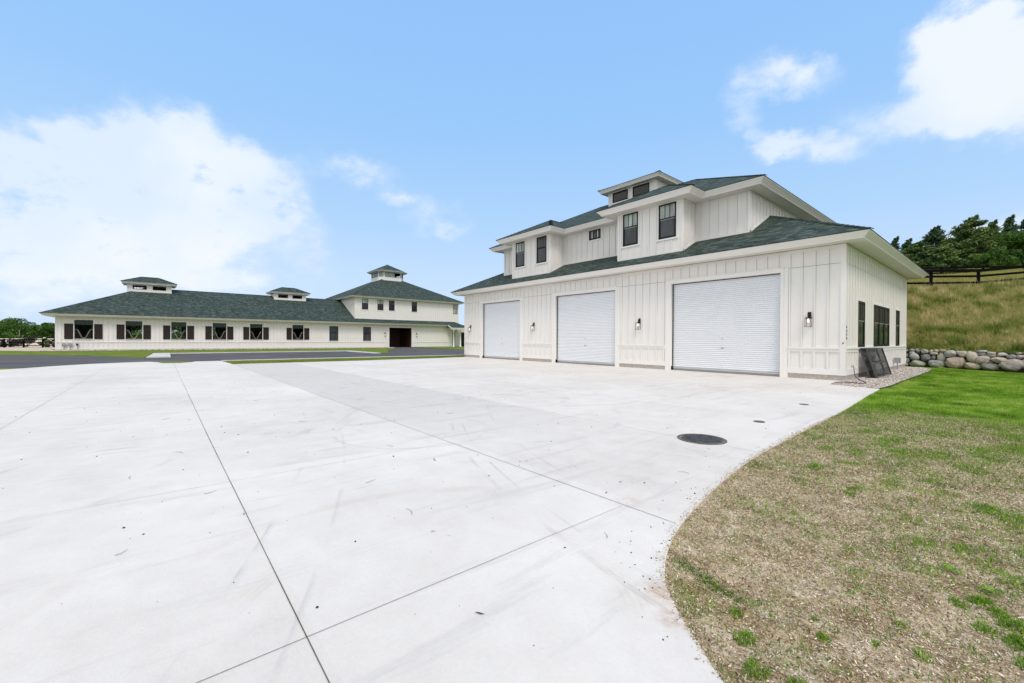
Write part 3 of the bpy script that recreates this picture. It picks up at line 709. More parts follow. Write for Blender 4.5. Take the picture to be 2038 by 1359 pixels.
# ================================================================ STABLE
S_ = thing('stable_building', (-78, -3, 0), 'long white horse stable with green hip roof, brown shutters and a two-storey tower house', 'stable')
XB, Y0, Y1 = -70.09, -30.56, 25.3; bo = 1.16; bze = 4.433; bs = .485; XK = -86.05
fb = Fr((XB, 0, 0), (0, 1, 0), (1, 0, 0)); fbk = Fr((XK, 0, 0), (0, -1, 0), (-1, 0, 0)); fbl = Fr((0, Y0, 0), (1, 0, 0), (0, -1, 0)); fbr = Fr((0, Y1, 0), (-1, 0, 0), (0, 1, 0))
st = [(-28.96, -27.31), (-24.30, -22.66), (-19.67, -18.03), (-15.02, -13.38), (-10.39, -8.75), (-4.55, -2.92)]
SZ0, SZ1 = 1.29, 3.72
holes = [(a, b, SZ0, SZ1) for a, b in st] + [(11.73, 16.25, 0, 3.64)]
lw = [(1.11, 2.56, 1.17, 3.67), (6.85, 8.28, 1.17, 3.67)]
bm = MB()
wall_panel(bm, fb, Y0, Y1, 0, 4.25, holes, .18)
battens(bm, fb, Y0+.13, Y1-.13, 1.0, 4.06, .457, .1, [(a-.10, b+.10, c-.09, d+.1) for a, b, c, d in holes[:-1]+lw]+[(11.45, 16.55, 0, 3.85)]+[(a-.86, b+.86, 1.33, 3.3) for a, b in st])
battens(bm, fb, Y0+.13, Y1-.13, .30, .86, .457, .1, [(11.45, 16.55, 0, 3.85)], .08)
bholes = [(-b, -a, SZ0, SZ1) for a, b in st[1:4]]
wall_panel(bm, fbk, -Y1, -Y0, 0, 4.25, bholes, .15); wall_panel(bm, fbl, XK, XB, 0, 4.25); wall_panel(bm, fbr, -XB, -XK, 0, 4.25)
battens(bm, fbl, XK+.13, XB-.13, .3, 4.1)
bm.build('wall', 'siding', S_)
tb = MB()
for a, b in spans(Y0, Y1, [(11.45, 16.55)]):
    fb.box(tb, a, b, .001, .034, .06, .30); fb.box(tb, a, b, .001, .036, .86, .945); fb.box(tb, a, b, .001, .075, .945, .995)
fb.box(tb, Y0, Y1, .001, .03, 4.06, 4.16)
for a, b in ((Y0-.03, Y0+.13), (Y1-.13, Y1+.03)): fb.box(tb, a, b, .001, .04, .06, 4.15)
for a, b, c, d in [(q[0], q[1], q[2], q[3]) for q in holes[:-1]]:
    fb.box(tb, a-.09, a, .001, .036, c, d); fb.box(tb, b, b+.09, .001, .036, c, d); fb.box(tb, a-.09, b+.09, .001, .04, d, d+.09); fb.box(tb, a-.12, b+.12, .001, .07, c-.09, c)
fb.box(tb, 11.46, 11.73, .001, .045, 0, 3.64); fb.box(tb, 16.25, 16.52, .001, .045, 0, 3.64); fb.box(tb, 11.46, 16.52, .001, .05, 3.64, 3.84)
tb.build('trim', 'trim', S_)
fm = MB(); 
for a, b in spans(Y0, Y1, [(11.46, 16.52)]): fb.box(fm, a, b, -.3, .015, -.2, .058)
fm.build('foundation', 'foundation', S_)
# interior: dark floor, aisle walls and the open entrance hall lined with stained boards
im = MB(); im.box(XK+.2, XB-.2, Y0+.2, Y1-.2, -.02, .02)
for y in (-26.2, -21.3, -16.5, -11.9, -6.8, -1.0, 4.0): im.box(XB-4.2, XB-.19, y-.06, y+.06, .02, 4.0)
im.box(XK+.2, XB-.2, Y0+.2, Y1-.2, 4.12, 4.16)
im.build('interior', 'interior_wood', S_)
hm = MB(); hm.box(XB-9, XB-.19, 16.30, 16.36, .02, 4.1); hm.box(XB-5.3, XB-5.22, 12.6, 16.29, .02, 3.6); hm.build('sliding_door', 'brown_door', S_)
hv = MB(); hv.box(XB-8.9, XB-8.8, 9.8, 16.28, .02, 4.1); hv.box(XB-8.8, XB-.19, 10.9, 11.0, .02, 4.1); hv.build('hall_wall', 'dark_void', S_)
for a, b in st:
    fm = MB(); z0, z1 = SZ0, SZ1
    fb.box(fm, a, a+.05, -.15, .02, z0, z1); fb.box(fm, b-.05, b, -.15, .02, z0, z1); fb.box(fm, a+.05, b-.05, -.15, .02, z1-.05, z1); fb.box(fm, a+.05, b-.05, -.15, .02, z0, z0+.04)
    f = fm.build('stall_window', 'black_frame', S_)
    sh = MB(); fb.box(sh, a+.05, b-.05, -.07, -.03, 3.17, z1-.05); fb.box(sh, a+.05, b-.05, -.08, -.02, 3.13, 3.17); sh.build('awning_flap', 'dark_green', f)
    vb = MB(); c = (a+b)/2; hw = (b-a)/2-.07
    def top(u):
        t_ = min(1, max(0, (abs(u-c)/hw-.10)/.72)); return 1.48+(2.52-1.48)*(t_*t_*(3-2*t_))
    us = [c-hw+2*hw*i/28 for i in range(29)]
    vb.tube([fb.P(u, -.04, top(u)) for u in us], .017, 6); vb.tube([fb.P(a+.06, -.04, 1.37), fb.P(b-.06, -.04, 1.37)], .018, 6)
    v = vb.build('yoke_rail', 'white_bar', f)
    bb = MB(); u = a+.12
    while u < b-.1:
        if top(u) > 1.5: bb.tube([fb.P(u, -.04, 1.38), fb.P(u, -.04, top(u))], .009, 5, False)
        u += .12
    bb.build('gate_bars', 'gate_iron', f)
    for s0, s1 in ((a-.10-.76, a-.10), (b+.10, b+.10+.76)):
        sm = MB(); z0s, z1s = 1.35, 3.24; q = .075
        fb.box(sm, s0, s1, .028, .055, z0s, z1s)
        for z in (z0s, (z0s+z1s)/2-q/2, z1s-q): fb.box(sm, s0, s1, .055, .078, z, z+q)
        for u in (s0, s1-q): fb.box(sm, u, u+q, .056, .076, z0s+q, z1s-q)
        for k in range(1, 5): u = s0+q+(s1-s0-2*q)*k/5; fb.box(sm, u-.006, u+.006, .054, .062, z0s+q, z1s-q)
        s = sm.build('shutter', 'shutter_wood', S_)
        hm = MB(); ui = s1 if s0 < a else s0
        sg = -1 if s0 < a else 1
        for z in (1.55, 2.28, 3.0): fb.box(hm, min(ui, ui+sg*.10), max(ui, ui+sg*.10), .079, .086, z, z+.03)
        hm.build('hinge', 'black_metal', s)
for a, b, c, d in lw: window(S_, fb, a, b, c, d, up='pane_dark', lo='pane_dark', split=.45)
# long roof
hip_roof(S_, XK-bo, XB+bo, Y0-bo, Y1+bo+.7, bze, bs); eaves(S_, XK-bo, XB+bo, Y0-bo, 23.75+.0, bze, bo, drop=.28)
# porch: the front slope runs on down over two columns
pm = MB(); xa, xb_ = XB+bo-.02, -67.66; za = bze+bs*.02; zb_ = bze-bs*(xb_-(XB+bo))
roof_face(pm, [(xa, 23.75, za+.012), (xb_, 23.75, zb_+.012), (xb_, 30.5, zb_+.012), (xa, 30.5, za+.012)], (0, 1, 0), bs)
pm.face([(xa-1.6, 26.4, za+.02), (xa, 30.5, za), (xb_, 30.5, zb_), (xa, 26.4, za+.01)]); pm.build('porch_roof', 'shingle', S_)
pf = MB(); pf.hexa([(x, y, z) for x, y, z in ((xa, 23.66, za-.26), (xa, 23.66, za), (xa, 23.75, za-.26), (xa, 23.75, za), (xb_, 23.66, zb_-.24), (xb_, 23.66, zb_), (xb_, 23.75, zb_-.24), (xb_, 23.75, zb_))])
pf.box(xb_-.02, xb_+.05, 23.6, 30.5, zb_-.14, zb_); pf.box(xb_-.45, xb_-.06, 23.8, 30.4, zb_-.36, zb_-.14); pf.box(XB, xb_-.06, 23.76, 30.4, zb_-.14, zb_-.10)
pf.build('porch_beam', 'trim', S_)
for y in (24.32, 25.92):
    cmb = MB(); X = xb_-.27; cmb.tube([(X, y, .0), (X, y, .14), (X, y, .141), (X, y, .2), (X, y, 3.3), (X, y, 3.31), (X, y, 3.43)], [.22, .22, .19, .165, .145, .19, .19], 16); cmb.build('column', 'trim', S_, True)
pw = MB(); fpo = Fr((XB-1.2, 0, 0), (0, 1, 0), (1, 0, 0)); wall_panel(pw, fpo, Y1, 31, 0, 4.2); battens(pw, fpo, Y1, 31, 0, 3.6); pw.build('porch_wall', 'siding', S_)
pd = MB(); fpo.box(pd, 25.45, 26.7, .002, .05, .02, 3.0); fpo.box(pd, 28.2, 29.3, .002, .05, .02, 3.0); pd.build('entrance_door', 'black_frame', S_)
# tower house
tX, tY0, tY1, tXb = -70.37, 5.50, 27.0, -91.9; tze = 9.15
fT = Fr((tX, 0, 0), (0, 1, 0), (1, 0, 0)); fTl = Fr((0, tY0, 0), (1, 0, 0), (0, -1, 0)); fTr = Fr((0, tY1, 0), (-1, 0, 0), (0, 1, 0)); fTb = Fr((tXb, 0, 0), (0, -1, 0), (-1, 0, 0))
tw = [(6.72, 7.85), (9.56, 10.70), (11.75, 12.87), (16.35, 17.48), (25.66, 26.74)]
tm = MB()
board_wall(tm, fT, tY0, tY1, 4.9, 8.95, phase=.1, bh=[(a, b, 6.79, 8.69) for a, b in tw]); base_strip(tm, fT, tY0, tY1, lambda u: 5.13, .08)
board_wall(tm, fTl, tXb, tX, 3.8, 8.95, phase=.2); board_wall(tm, fTr, -tX, -tXb, 3.8, 8.95); board_wall(tm, fTb, -tY1, -tY0, 0, 8.95)
for z0_, z1_ in ((5.0, 8.93),):
    fT.box(tm, tY0, tY0+.13, .001, .034, z0_, z1_); fT.box(tm, tY1-.13, tY1, .001, .034, z0_, z1_); fTl.box(tm, tX-.13, tX+.03, .001, .034, z0_, z1_)
tm.build('tower_wall', 'siding', S_)
for i, (a, b) in enumerate(tw): window(S_, fT, a, b, 6.79, 8.69, up='pane_dark' if i in (2, 3) else 'pane_pale', lo='pane_pale' if i == 4 else 'pane_black', split=.42)
tr = (tXb-.9, tX+.92, 4.58, 27.9)
hip_roof(S_, *tr, tze, .49, name='tower_roof'); eaves(S_, *tr, tze, .92, drop=.26)
# ridge cupolas on the long roof
for (ya, yb) in ((-24.45, -19.5), (-5.95, -.95)):
    xa, xb = -79.55, -76.6; zt = 9.18; zbm = 7.9
    cm = MB(); ww = [(ya+.62, ya+2.12), (yb-2.15, yb-.65)]; hz = (8.52, 9.08)
    wall_panel(cm, Fr((xb, 0, 0), (0, 1, 0), (1, 0, 0)), ya, yb, zbm, zt+.1, [(a, b, *hz) for a, b in ww], .08)
    wall_panel(cm, Fr((xa, 0, 0), (0, -1, 0), (-1, 0, 0)), -yb, -ya, zbm, zt+.1, [(-b, -a, *hz) for a, b in ww], .08)
    for Y, n in ((ya, -1), (yb, 1)):
        fr = Fr((0, Y, 0), (-n, 0, 0), (0, n, 0)); e = sorted((-n*xa, -n*xb)); wall_panel(cm, fr, e[0], e[1], zbm, zt+.1)
    fr = Fr((xb, 0, 0), (0, 1, 0), (1, 0, 0))
    for c in (ya, yb-.12, (ya+yb)/2-.08): fr.box(cm, c, c+.12, .001, .03, zbm, zt)
    cm.build('cupola', 'siding', S_)
    for X, n, dd in ((xb, 1, 1), (xa, -1, -1)):
        for a, b in ww:
            fr = Fr((X, 0, 0), (0, 1, 0), (n, 0, 0)); wmb = MB(); z0, z1 = hz
            for q in ((a, b, z0, z0+.06), (a, b, z1-.06, z1), (a, a+.06, z0+.06, z1-.06), (b-.06, b, z0+.06, z1-.06)): fr.box(wmb, q[0], q[1], -.05, .04, q[2], q[3])
            for k in (1, 2, 3): u = a+(b-a)*k/4; fr.box(wmb, u-.015, u+.015, -.03, .0, z0+.06, z1-.06)
            wmb.build('cupola_window', 'black_frame', S_)
    hip_roof(S_, xa-.62, xb+.62, ya-.62, yb+.62, 9.52, .46, name='cupola_roof'); eaves(S_, xa-.62, xb+.62, ya-.62, yb+.62, 9.52, .62, drop=.28, crown=.18)
# chamfered lantern cupola on the tower
cxc, cyc, hw, ch, zl0, zl1 = -81.1, 16.1, 2.72, .86, 13.3, 15.25
def octa(h, c, z): return [Vector((cxc+x, cyc+y, z)) for x, y in ((h, -h+c), (h, h-c), (h-c, h), (-h+c, h), (-h, h-c), (-h, -h+c), (-h+c, -h), (h-c, -h))]
A = octa(hw, ch, 0); cm = MB(); wn = MB()
for i in range(8):
    p, q = A[i], A[(i+1) % 8]; u = (q-p).normalized(); n = Vector((u.y, -u.x, 0)); ln = (q-p).length; fr = Fr(p, u, n)
    a, b = .17, ln-.17; hzz = (14.28, 15.16)
    wall_panel(cm, fr, 0, ln, zl0, zl1+.1, [(a, b, *hzz)], .08)
    for r in ((a, b, hzz[0], hzz[0]+.05), (a, b, hzz[1]-.05, hzz[1]), (a, a+.05, hzz[0]+.05, hzz[1]-.05), (b-.05, b, hzz[0]+.05, hzz[1]-.05)): fr.box(wn, r[0], r[1], -.05, .03, r[2], r[3])
    for k in range(1, max(2, int(ln/.42))): uu = a+(b-a)*k/max(2, int(ln/.42)); fr.box(wn, uu-.012, uu+.012, -.03, 0, hzz[0]+.05, hzz[1]-.05)
gl = MB()
for i in (0, 6, 7, 1):
    p, q = A[i], A[(i+1) % 8]; u = (q-p).normalized(); n = Vector((u.y, -u.x, 0)); ln = (q-p).length; fr = Fr(p, u, n); e = ln-.22 if i else .22+(ln-.44)*.62
    gl.face([fr.P(.22, -.04, 14.33), fr.P(e, -.04, 14.33), fr.P(e, -.04, 15.11), fr.P(.22, -.04, 15.11)])
gl.build('lantern_glass', 'pane_pale', S_)  # pale colour paints the sky reflection on part of the glazing
cm.build('lantern_cupola', 'siding', S_); wn.build('cupola_window', 'black_frame', S_)
E8 = octa(hw+.85, ch+.5, 15.50); ap = Vector((cxc, cyc, 17.25)); rm = MB()
for i in range(8):
    a, b = E8[i], E8[(i+1) % 8]; roof_face(rm, [a, b, ap], (b-a).normalized(), .5)
rm.build('cupola_roof', 'shingle', S_)
fm = MB(); ring_loft(fm, [octa(hw+.85, ch+.5, 15.50), octa(hw+.84, ch+.5, 15.46), octa(hw+.64, ch+.4, 15.27), octa(hw-.1, ch, 15.27)]); fm.build('fascia', 'trim', S_)
shade_part(S_)

# ================================================================ noise in numpy
_T = np.random.default_rng(5).random((256, 256))
def vn(x, y, s=1., sd=0):
    x = np.asarray(x)*s+sd*17.3; y = np.asarray(y)*s+sd*9.1
    xi = np.floor(x).astype(int); yi = np.floor(y).astype(int); fx = x-xi; fy = y-yi
    fx = fx*fx*(3-2*fx); fy = fy*fy*(3-2*fy)
    g = lambda a, b: _T[a % 256, b % 256]
    return (g(xi, yi)*(1-fx)+g(xi+1, yi)*fx)*(1-fy)+(g(xi, yi+1)*(1-fx)+g(xi+1, yi+1)*fx)*fy
def fb(x, y, s=1., sd=0, o=4):
    r = 0.; a = .5; t = 0.
    for i in range(o): r = r+a*vn(x, y, s*2**i, sd+i); t += a; a *= .55
    return r/t
def sstep(a, b, x):
    t = np.clip((np.asarray(x)-a)/(b-a), 0, 1); return t*t*(3-2*t)

# ================================================================ ground
def grid_mesh(name, xs, ys, zf, m, kind='structure', smooth=True, keep=None):
    X, Y = np.meshgrid(xs, ys, indexing='ij'); Z = zf(X, Y); nx, ny = X.shape
    V = np.stack([X, Y, Z], -1).reshape(-1, 3)
    I = np.arange(nx*ny).reshape(nx, ny)
    Fc = np.stack([I[:-1, :-1], I[1:, :-1], I[1:, 1:], I[:-1, 1:]], -1).reshape(-1, 4)
    if keep is not None:
        cx = (X[:-1, :-1]+X[1:, 1:]).ravel()/2; cy = (Y[:-1, :-1]+Y[1:, 1:]).ravel()/2; Fc = Fc[keep(cx, cy)]
    o = mesh_obj(name, V, Fc, m, None, smooth); 
    if kind: o['kind'] = kind
    return o
ax = np.unique(np.concatenate([-np.geomspace(40, 2500, 40), np.linspace(-40, 40, 21), np.geomspace(40, 2500, 30)]))
def gz(X, Y):
    z = np.full_like(X, -.14)
    z -= 4.0*sstep(-100, -128, X)
    d = np.hypot(X, Y)
    z += sstep(260, 700, d)*(4+9*fb(X, Y, .004, 3))*sstep(60, -120, X+Y*.3) + sstep(300, 900, d)*3
    return z
grid_mesh('ground', ax, ax, gz, 'field_grass')
def sheet(name, pts, z, m, thick=.1, kind='structure', parent=None):
    n = len(pts); V = [(x, y, z) for x, y in pts]+[(x, y, z-thick) for x, y in pts]
    Fc = [tuple(range(n)), tuple(range(2*n-1, n-1, -1))]+[(i, i+n, (i+1) % n+n, (i+1) % n) for i in range(n)]
    return mesh_obj(name, V, Fc, m, parent, kind=kind)
def smooth_path(P, n=6):
    out = []
    for i in range(len(P)-1):
        p0, p1, p2, p3 = P[max(i-1, 0)], P[i], P[i+1], P[min(i+2, len(P)-1)]
        for k in range(n):
            t = k/n; out.append(tuple(.5*(2*p1[j]+(p2[j]-p0[j])*t+(2*p0[j]-5*p1[j]+4*p2[j]-p3[j])*t*t+(3*p1[j]-p0[j]-3*p2[j]+p3[j])*t**3) for j in (0, 1)))
    out.append(P[-1]); return out
EDGE = smooth_path([(1.50, -2.60), (1.57, -4.0), (1.62, -5.1), (1.78, -7.6), (1.90, -9.9), (1.98, -12.1), (2.03, -13.3), (2.10, -14.7), (2.22, -15.8), (2.38, -16.8), (2.50, -17.4), (2.62, -17.85), (2.75, -18.18), (2.90, -18.46), (3.03, -18.61), (3.16, -18.74), (3.30, -18.85), (3.41, -18.94), (3.53, -19.03), (3.85, -19.2), (4.5, -19.5), (6, -19.85), (9, -20.2), (16, -20.5)])
yard = EDGE+[(16, -45), (-24, -45), (-25.3, -32), (-26.2, -28.5), (-27.4, -26.6), (-29.2, -25.6), (-31.0, -24.2), (-31.9, -22.6), (-32.2, -21.5), (-31.2, -21.1), (-29.6, -20.85), (-29.3, -20.0), (-30.2, -19.35), (-31.0, -19.2), (-31.0, -17.75), (-27.5, -17.62), (-26.2, -17.6), (-26.0, -10), (-26.6, -3), (-27.2, .4), (-27.25, .3), (.30, .3), (.30, -1.9)]
sheet('concrete_yard', yard, 0., 'concrete', .12)
# sawn and tooled joints of the slab
def joint(mb, a, b, w, wob=0.):
    n = max(2, int(math.dist(a, b)/.8)); d = Vector((b[0]-a[0], b[1]-a[1], 0)).normalized(); r = Vector((d.y, -d.x, 0))
    P = []
    for i in range(n+1):
        t = i/n; c = Vector((a[0]+(b[0]-a[0])*t, a[1]+(b[1]-a[1])*t, .004))+r*random.uniform(-wob, wob); ww = w*random.uniform(.7, 1.3)/2
        P.append((c-r*ww, c+r*ww))
    for (a0, a1), (b0, b1) in zip(P, P[1:]): mb.face([a0, a1, b1, b0])
jm = MB()
joint(jm, (-31, -20.31), (-3.5, -20.44), .007, .0015); joint(jm, (-3.5, -20.44), (14, -20.475), .0062, .0012); joint(jm, (1.973, -44), (1.973, -17.62), .0030, .0008)
jm.build('expansion_joint', 'joint_dark', kind='structure')
jm = MB()
for y in (-23.15, -14.48, -11.48): joint(jm, (-26, y), ((2.05 if y > -20 else 14), y), .006, .002)
joint(jm, (-26.2, -17.60), (2.50, -17.60), .0075, .0015)
for y in (-8.05, -4.05): joint(jm, (-26, y), (.1 if y > -5 else 1.7, y), .006, .002)
joint(jm, (.06, -4.05), (.06, -.02), .008)
for x in (-1.2, -4.4, -7.6): joint(jm, (x, -40), (x, -17.6), .0045, .002)
for x in (-1.55, -4.55, -7.6, -10.7, -13.8, -17, -20.1, -23.2): joint(jm, (x, -17.6), (x, -.3), .006, .002)
jm.build('control_joint', 'joint_pale', kind='structure')

# asphalt drive and parking bay
sheet('asphalt_road', [(-30.9, -45), (-26.0, -45), (-26.0, -28), (-30.9, -24.0), (-30.9, 45), (-50.6, 45), (-50.6, 15.5), (-60, 14.2), (-70.0, 16.3), (-70.0, 11.7), (-60, 8.6), (-52, 3.4), (-46, 1.0), (-41, -1.2), (-40.4, -2.9), (-50.5, -2.9), (-50.5, -20.1), (-40.6, -20.2), (-40.6, -22.0), (-44, -23.6), (-49.5, -26.6), (-54.5, -32), (-62, -45), (-40, -52)], -.05, 'asphalt', .05)
sheet('sidewalk', [(-50.45, -20.0), (-50.45, -2.95), (-40.6, -2.95), (-40.6, -4.25), (-49.4, -4.25), (-49.35, -18.75)][::-1] if False else [(-50.5, -20.1), (-51.6, -20.1), (-51.6, -1.8), (-41.2, -1.9), (-40.4, -2.9), (-50.5, -2.9)], .012, 'kerb_concrete', .12)
sheet('sidewalk', [(-40.6, -21.8), (-40.6, -20.25), (-51.5, -20.12), (-51.5, -21.4)], .016, 'kerb_concrete', .12)
sheet('kerb', [(-30.9, -17.7), (-30.55, -17.7), (-30.3, -8), (-30.2, 12), (-30.5, 12), (-30.9, -8)], .05, 'kerb_concrete', .2)
def verge(name, pts, z=-.02, m='island_grass'):
    o = sheet(name, pts, z, m, .1); return o
verge('grass_verge', [(-30.55, -17.66), (-26.25, -17.56), (-26.05, -10), (-26.65, -3), (-27.2, .2), (-27.3, 16), (-30.2, 12), (-30.3, -8)])
verge('grass_verge', [(-31.9, -21.5), (-31.2, -21.1), (-29.65, -20.85), (-29.35, -20.0), (-30.2, -19.38), (-31.6, -19.4), (-32.6, -20.3)], -.015)
verge('grass_verge', [(-24, -45), (-25.3, -32), (-26.2, -28.5), (-27.4, -26.6), (-28.6, -26.4), (-29.2, -27.4), (-29.2, -45)], -.012)
verge('grass_verge', [(-66.8, -30.5), (-66.8, 11.5), (-60.5, 8.6), (-52, 3.4), (-51.7, -1.8), (-51.7, -21.6), (-40.7, -21.9), (-44, -23.6), (-49.5, -26.6), (-54.5, -32), (-62, -38), (-72, -38), (-70, -33)], -.028)
verge('grass_verge', [(-52, 3.4), (-46, 1.0), (-41, -1.2), (-41.2, -1.8), (-51.7, -1.75)], -.024)
verge('grass_verge', [(-70.3, 16.9), (-60, 15.4), (-50.8, 16.5), (-50.8, 45), (-90, 45), (-90, 27.5), (-70.2, 27.5)], -.026)
sheet('dirt_track', [(-67, -31.5), (-95, -31.5), (-99, -60), (-62, -60), (-66, -39), (-72.5, -36)], -.018, 'dirt_track', .08)
sheet('gravel_strip', [(-70.2, -31.6), (-66.4, -31.6), (-65.7, -30), (-66.8, -22), (-66.9, 11.2), (-70.1, 11.4)], -.005, 'gravel_base', .08)

# lawn beside the yard
EX = np.array([p[0] for p in EDGE]); EY = np.array([p[1] for p in EDGE])
def pdist(X, Y, P):
    d = np.full(np.shape(X), 9.)
    for (ax_, ay_), (bx_, by_) in zip(P, P[1:]):
        t = np.clip(((X-ax_)*(bx_-ax_)+(Y-ay_)*(by_-ay_))/((bx_-ax_)**2+(by_-ay_)**2), 0, 1); d = np.minimum(d, np.hypot(X-ax_-t*(bx_-ax_), Y-ay_-t*(by_-ay_)))
    return d
CLAY = [(2.975, -18.357), (3.169, -18.341), (3.325, -18.35), (3.467, -18.358), (3.594, -18.356)]; RUT = [(2.972, -18.067), (3.234, -18.043), (3.428, -18.083)]
def lz(X, Y):
    z = -.035+.05*(fb(X, Y, 1.3, 2)-.5)+.030*(fb(X, Y, 7, 5, 3)-.5)+.022*(vn(X, Y, 21, 8)-.5)
    z += -.028*np.clip(X, 0, 6)*sstep(4, 16, Y)
    z = z+.032*np.exp(-(pdist(X, Y, CLAY)/.032)**2)*(.6+.8*vn(X, Y, 16, 4))
    de = X-np.interp(-Y, -EY, EX); z = np.maximum(z, -.012-.25*np.clip(de, 0, 1)-.10*np.clip(de-.06, 0, 1))+0*z
    z = z-.030*np.exp(-(pdist(X, Y, RUT)/.030)**2)
    return z
lx = np.unique(np.concatenate([np.arange(1.35, 6.2, .035), np.arange(6.2, 14, .35)])); ly = np.unique(np.concatenate([np.arange(-21, -9, .035), np.arange(-9, 16.6, .12)]))
def edge_x(Y): return np.interp(-Y, -EY, EX)
GR = smooth_path([(1.5, -2.6), (1.56, -1.2), (1.52, 1.4), (1.5, 6.0), (1.45, 10.5), (1.2, 13.2), (.4, 14.3), (-1.0, 14.6)])
GX = np.array([p[0] for p in GR if p[1] < 13.5]); GY = np.array([p[1] for p in GR if p[1] < 13.5])
def lawn_x(Y): return np.where(Y < -2.6, edge_x(np.minimum(Y, -2.6)), np.where(Y < 13.4, np.interp(Y, GY, GX), np.interp(Y, [13.4, 14.4, 17], [1.2, .3, -2.])))
grid_mesh('lawn', lx, ly, lz, 'lawn_soil', keep=lambda x, y: (x > lawn_x(y)-.12))
grid_mesh('lawn', np.arange(-6, 1.6, .12), np.arange(13.2, 17.2, .12), lambda X, Y: -.035+.03*(fb(X, Y, 3, 4)-.5)+0*X, 'lawn_soil', keep=lambda x, y: (x > lawn_x(y)-.1) & (x < 1.4))

# ================================================================ hillside behind the garage
def yw(x): return 16.78-.16*np.clip(x, -4, 14)
def yf(x): return 26.03+1.19*np.clip(x, -1.5, 14)
def hz(X, Y):
    a, b = yw(X), yf(X); t = (Y-a)/(b-a); top = 5.86+.10*np.clip(X, -2, 14)
    z = .93+(top-.93)*np.clip(t*(1.12-.12*t), 0, 1)
    z = np.where(t > 1, top+.235*np.clip(Y-b, 0, 10)+.045*np.clip(Y-b-10, 0, 50), z)
    z += .16*(fb(X, Y, .45, 3)-.5)+.10*(fb(X, Y, 2.2, 6)-.5)*sstep(.02, .1, t)
    z = np.where(t < 0, -.2+1.1*sstep(-.06, 0, t), z)
    return -.15+(z+.15)*sstep(-36, -24, X)
grid_mesh('hillside', np.concatenate([np.arange(-38, -4, 1.), np.arange(-4, 9, .18), np.arange(9, 40, 1.)]), np.concatenate([np.arange(13.2, 36, .18), np.arange(36, 96, 1.5)]), hz, 'hill_grass', keep=lambda x, y: y > yw(x)-.05)

# ================================================================ helpers for scattered geometry
def blades(name, P, h, w, tint, m, lean=.35, kind='stuff', parent=None, bend=False, up=None):
    n = len(P); a = RNG.random(n)*2*np.pi; b = RNG.random(n)*2*np.pi
    d = np.stack([np.cos(a), np.sin(a), np.zeros(n)], -1)*(w/2)[:, None]
    tip = np.stack([np.cos(b), np.sin(b), np.zeros(n)], -1)*(h*lean*RNG.random(n))[:, None]
    U = np.zeros((n, 3)); U[:, 2] = h
    if not bend:
        V = np.stack([P-d, P+d, P+tip+U], 1).reshape(-1, 3); Fc = np.arange(3*n).reshape(n, 3); T = tint
    else:
        mid = P+tip*.35+U*.6; V = np.stack([P-d, P+d, mid+d*.7, mid-d*.7, P+tip*1.5+U*.95], 1).reshape(-1, 3); i = np.arange(n)*5
        Fc = np.concatenate([np.stack([i, i+1, i+2], -1), np.stack([i, i+2, i+3], -1), np.stack([i+3, i+2, i+4], -1)]); T = np.concatenate([tint]*3)
    return mesh_obj(name, V, Fc, m, parent, tint=T, kind=kind)
def flecks(name, P, L_, w, tint, m, tilt=.5):
    n = len(P); a = RNG.random(n)*2*np.pi; z = (RNG.random(n)-.3)*tilt
    d = np.stack([np.cos(a), np.sin(a), z], -1)*(L_/2)[:, None]; r = np.stack([-np.sin(a), np.cos(a), (RNG.random(n)-.5)*tilt], -1)*(w/2)[:, None]
    V = np.stack([P-d-r*.4, P-d*.2+r, P+d+r*.3, P+d*.3-r], 1).reshape(-1, 3)
    return mesh_obj(name, V, np.arange(4*n).reshape(n, 4), m, None, tint=tint, kind='stuff')
def scatter(n, x0, x1, y0, y1): return RNG.uniform(x0, x1, n), RNG.uniform(y0, y1, n)
def lushf(x, y): return sstep(-9.6, -6.6, y+(fb(x, y, .6, 3)-.5)*7+(fb(x, y, 3, 7)-.5)*4)*(1-.55*sstep(.60, .72, fb(x, y, 1.4, 9)))

# grass on the lawn: lush north part
x, y = scatter(230000, 1.4, 5.6, -10.5, 16.3); k = (x > lawn_x(y)+.015+.03*RNG.random(len(x))) & (RNG.random(len(x)) < .04+.96*lushf(x, y)) & (y < yw(x)-.28); x, y = x[k], y[k]
n = len(x); h = (.030+.055*RNG.random(n))*(.7+.6*fb(x, y, 1.3, 9)); tn = np.clip(.44+1.1*(fb(x, y, 1.6, 4)-.45)+.7*(fb(x, y, 6, 2, 3)-.45)+.5*(RNG.random(n)-.5), 0, 1)
blades('grass', np.stack([x, y, lz(x, y)-.006], -1), h, .006+.006*RNG.random(n), tn, 'grass_blade', .9)
x, y = scatter(90000, 5.4, 13.5, -16, 15); k = (RNG.random(len(x)) < .15+.85*lushf(x, y)) & (y < yw(x)-.2); x, y = x[k], y[k]; n = len(x)
blades('grass', np.stack([x, y, lz(x, y)-.006], -1), .04+.06*RNG.random(n), .012+.012*RNG.random(n), np.clip(.3+.5*fb(x, y, 1.6, 4)+.3*(RNG.random(n)-.5), 0, 1), 'grass_blade', .9)
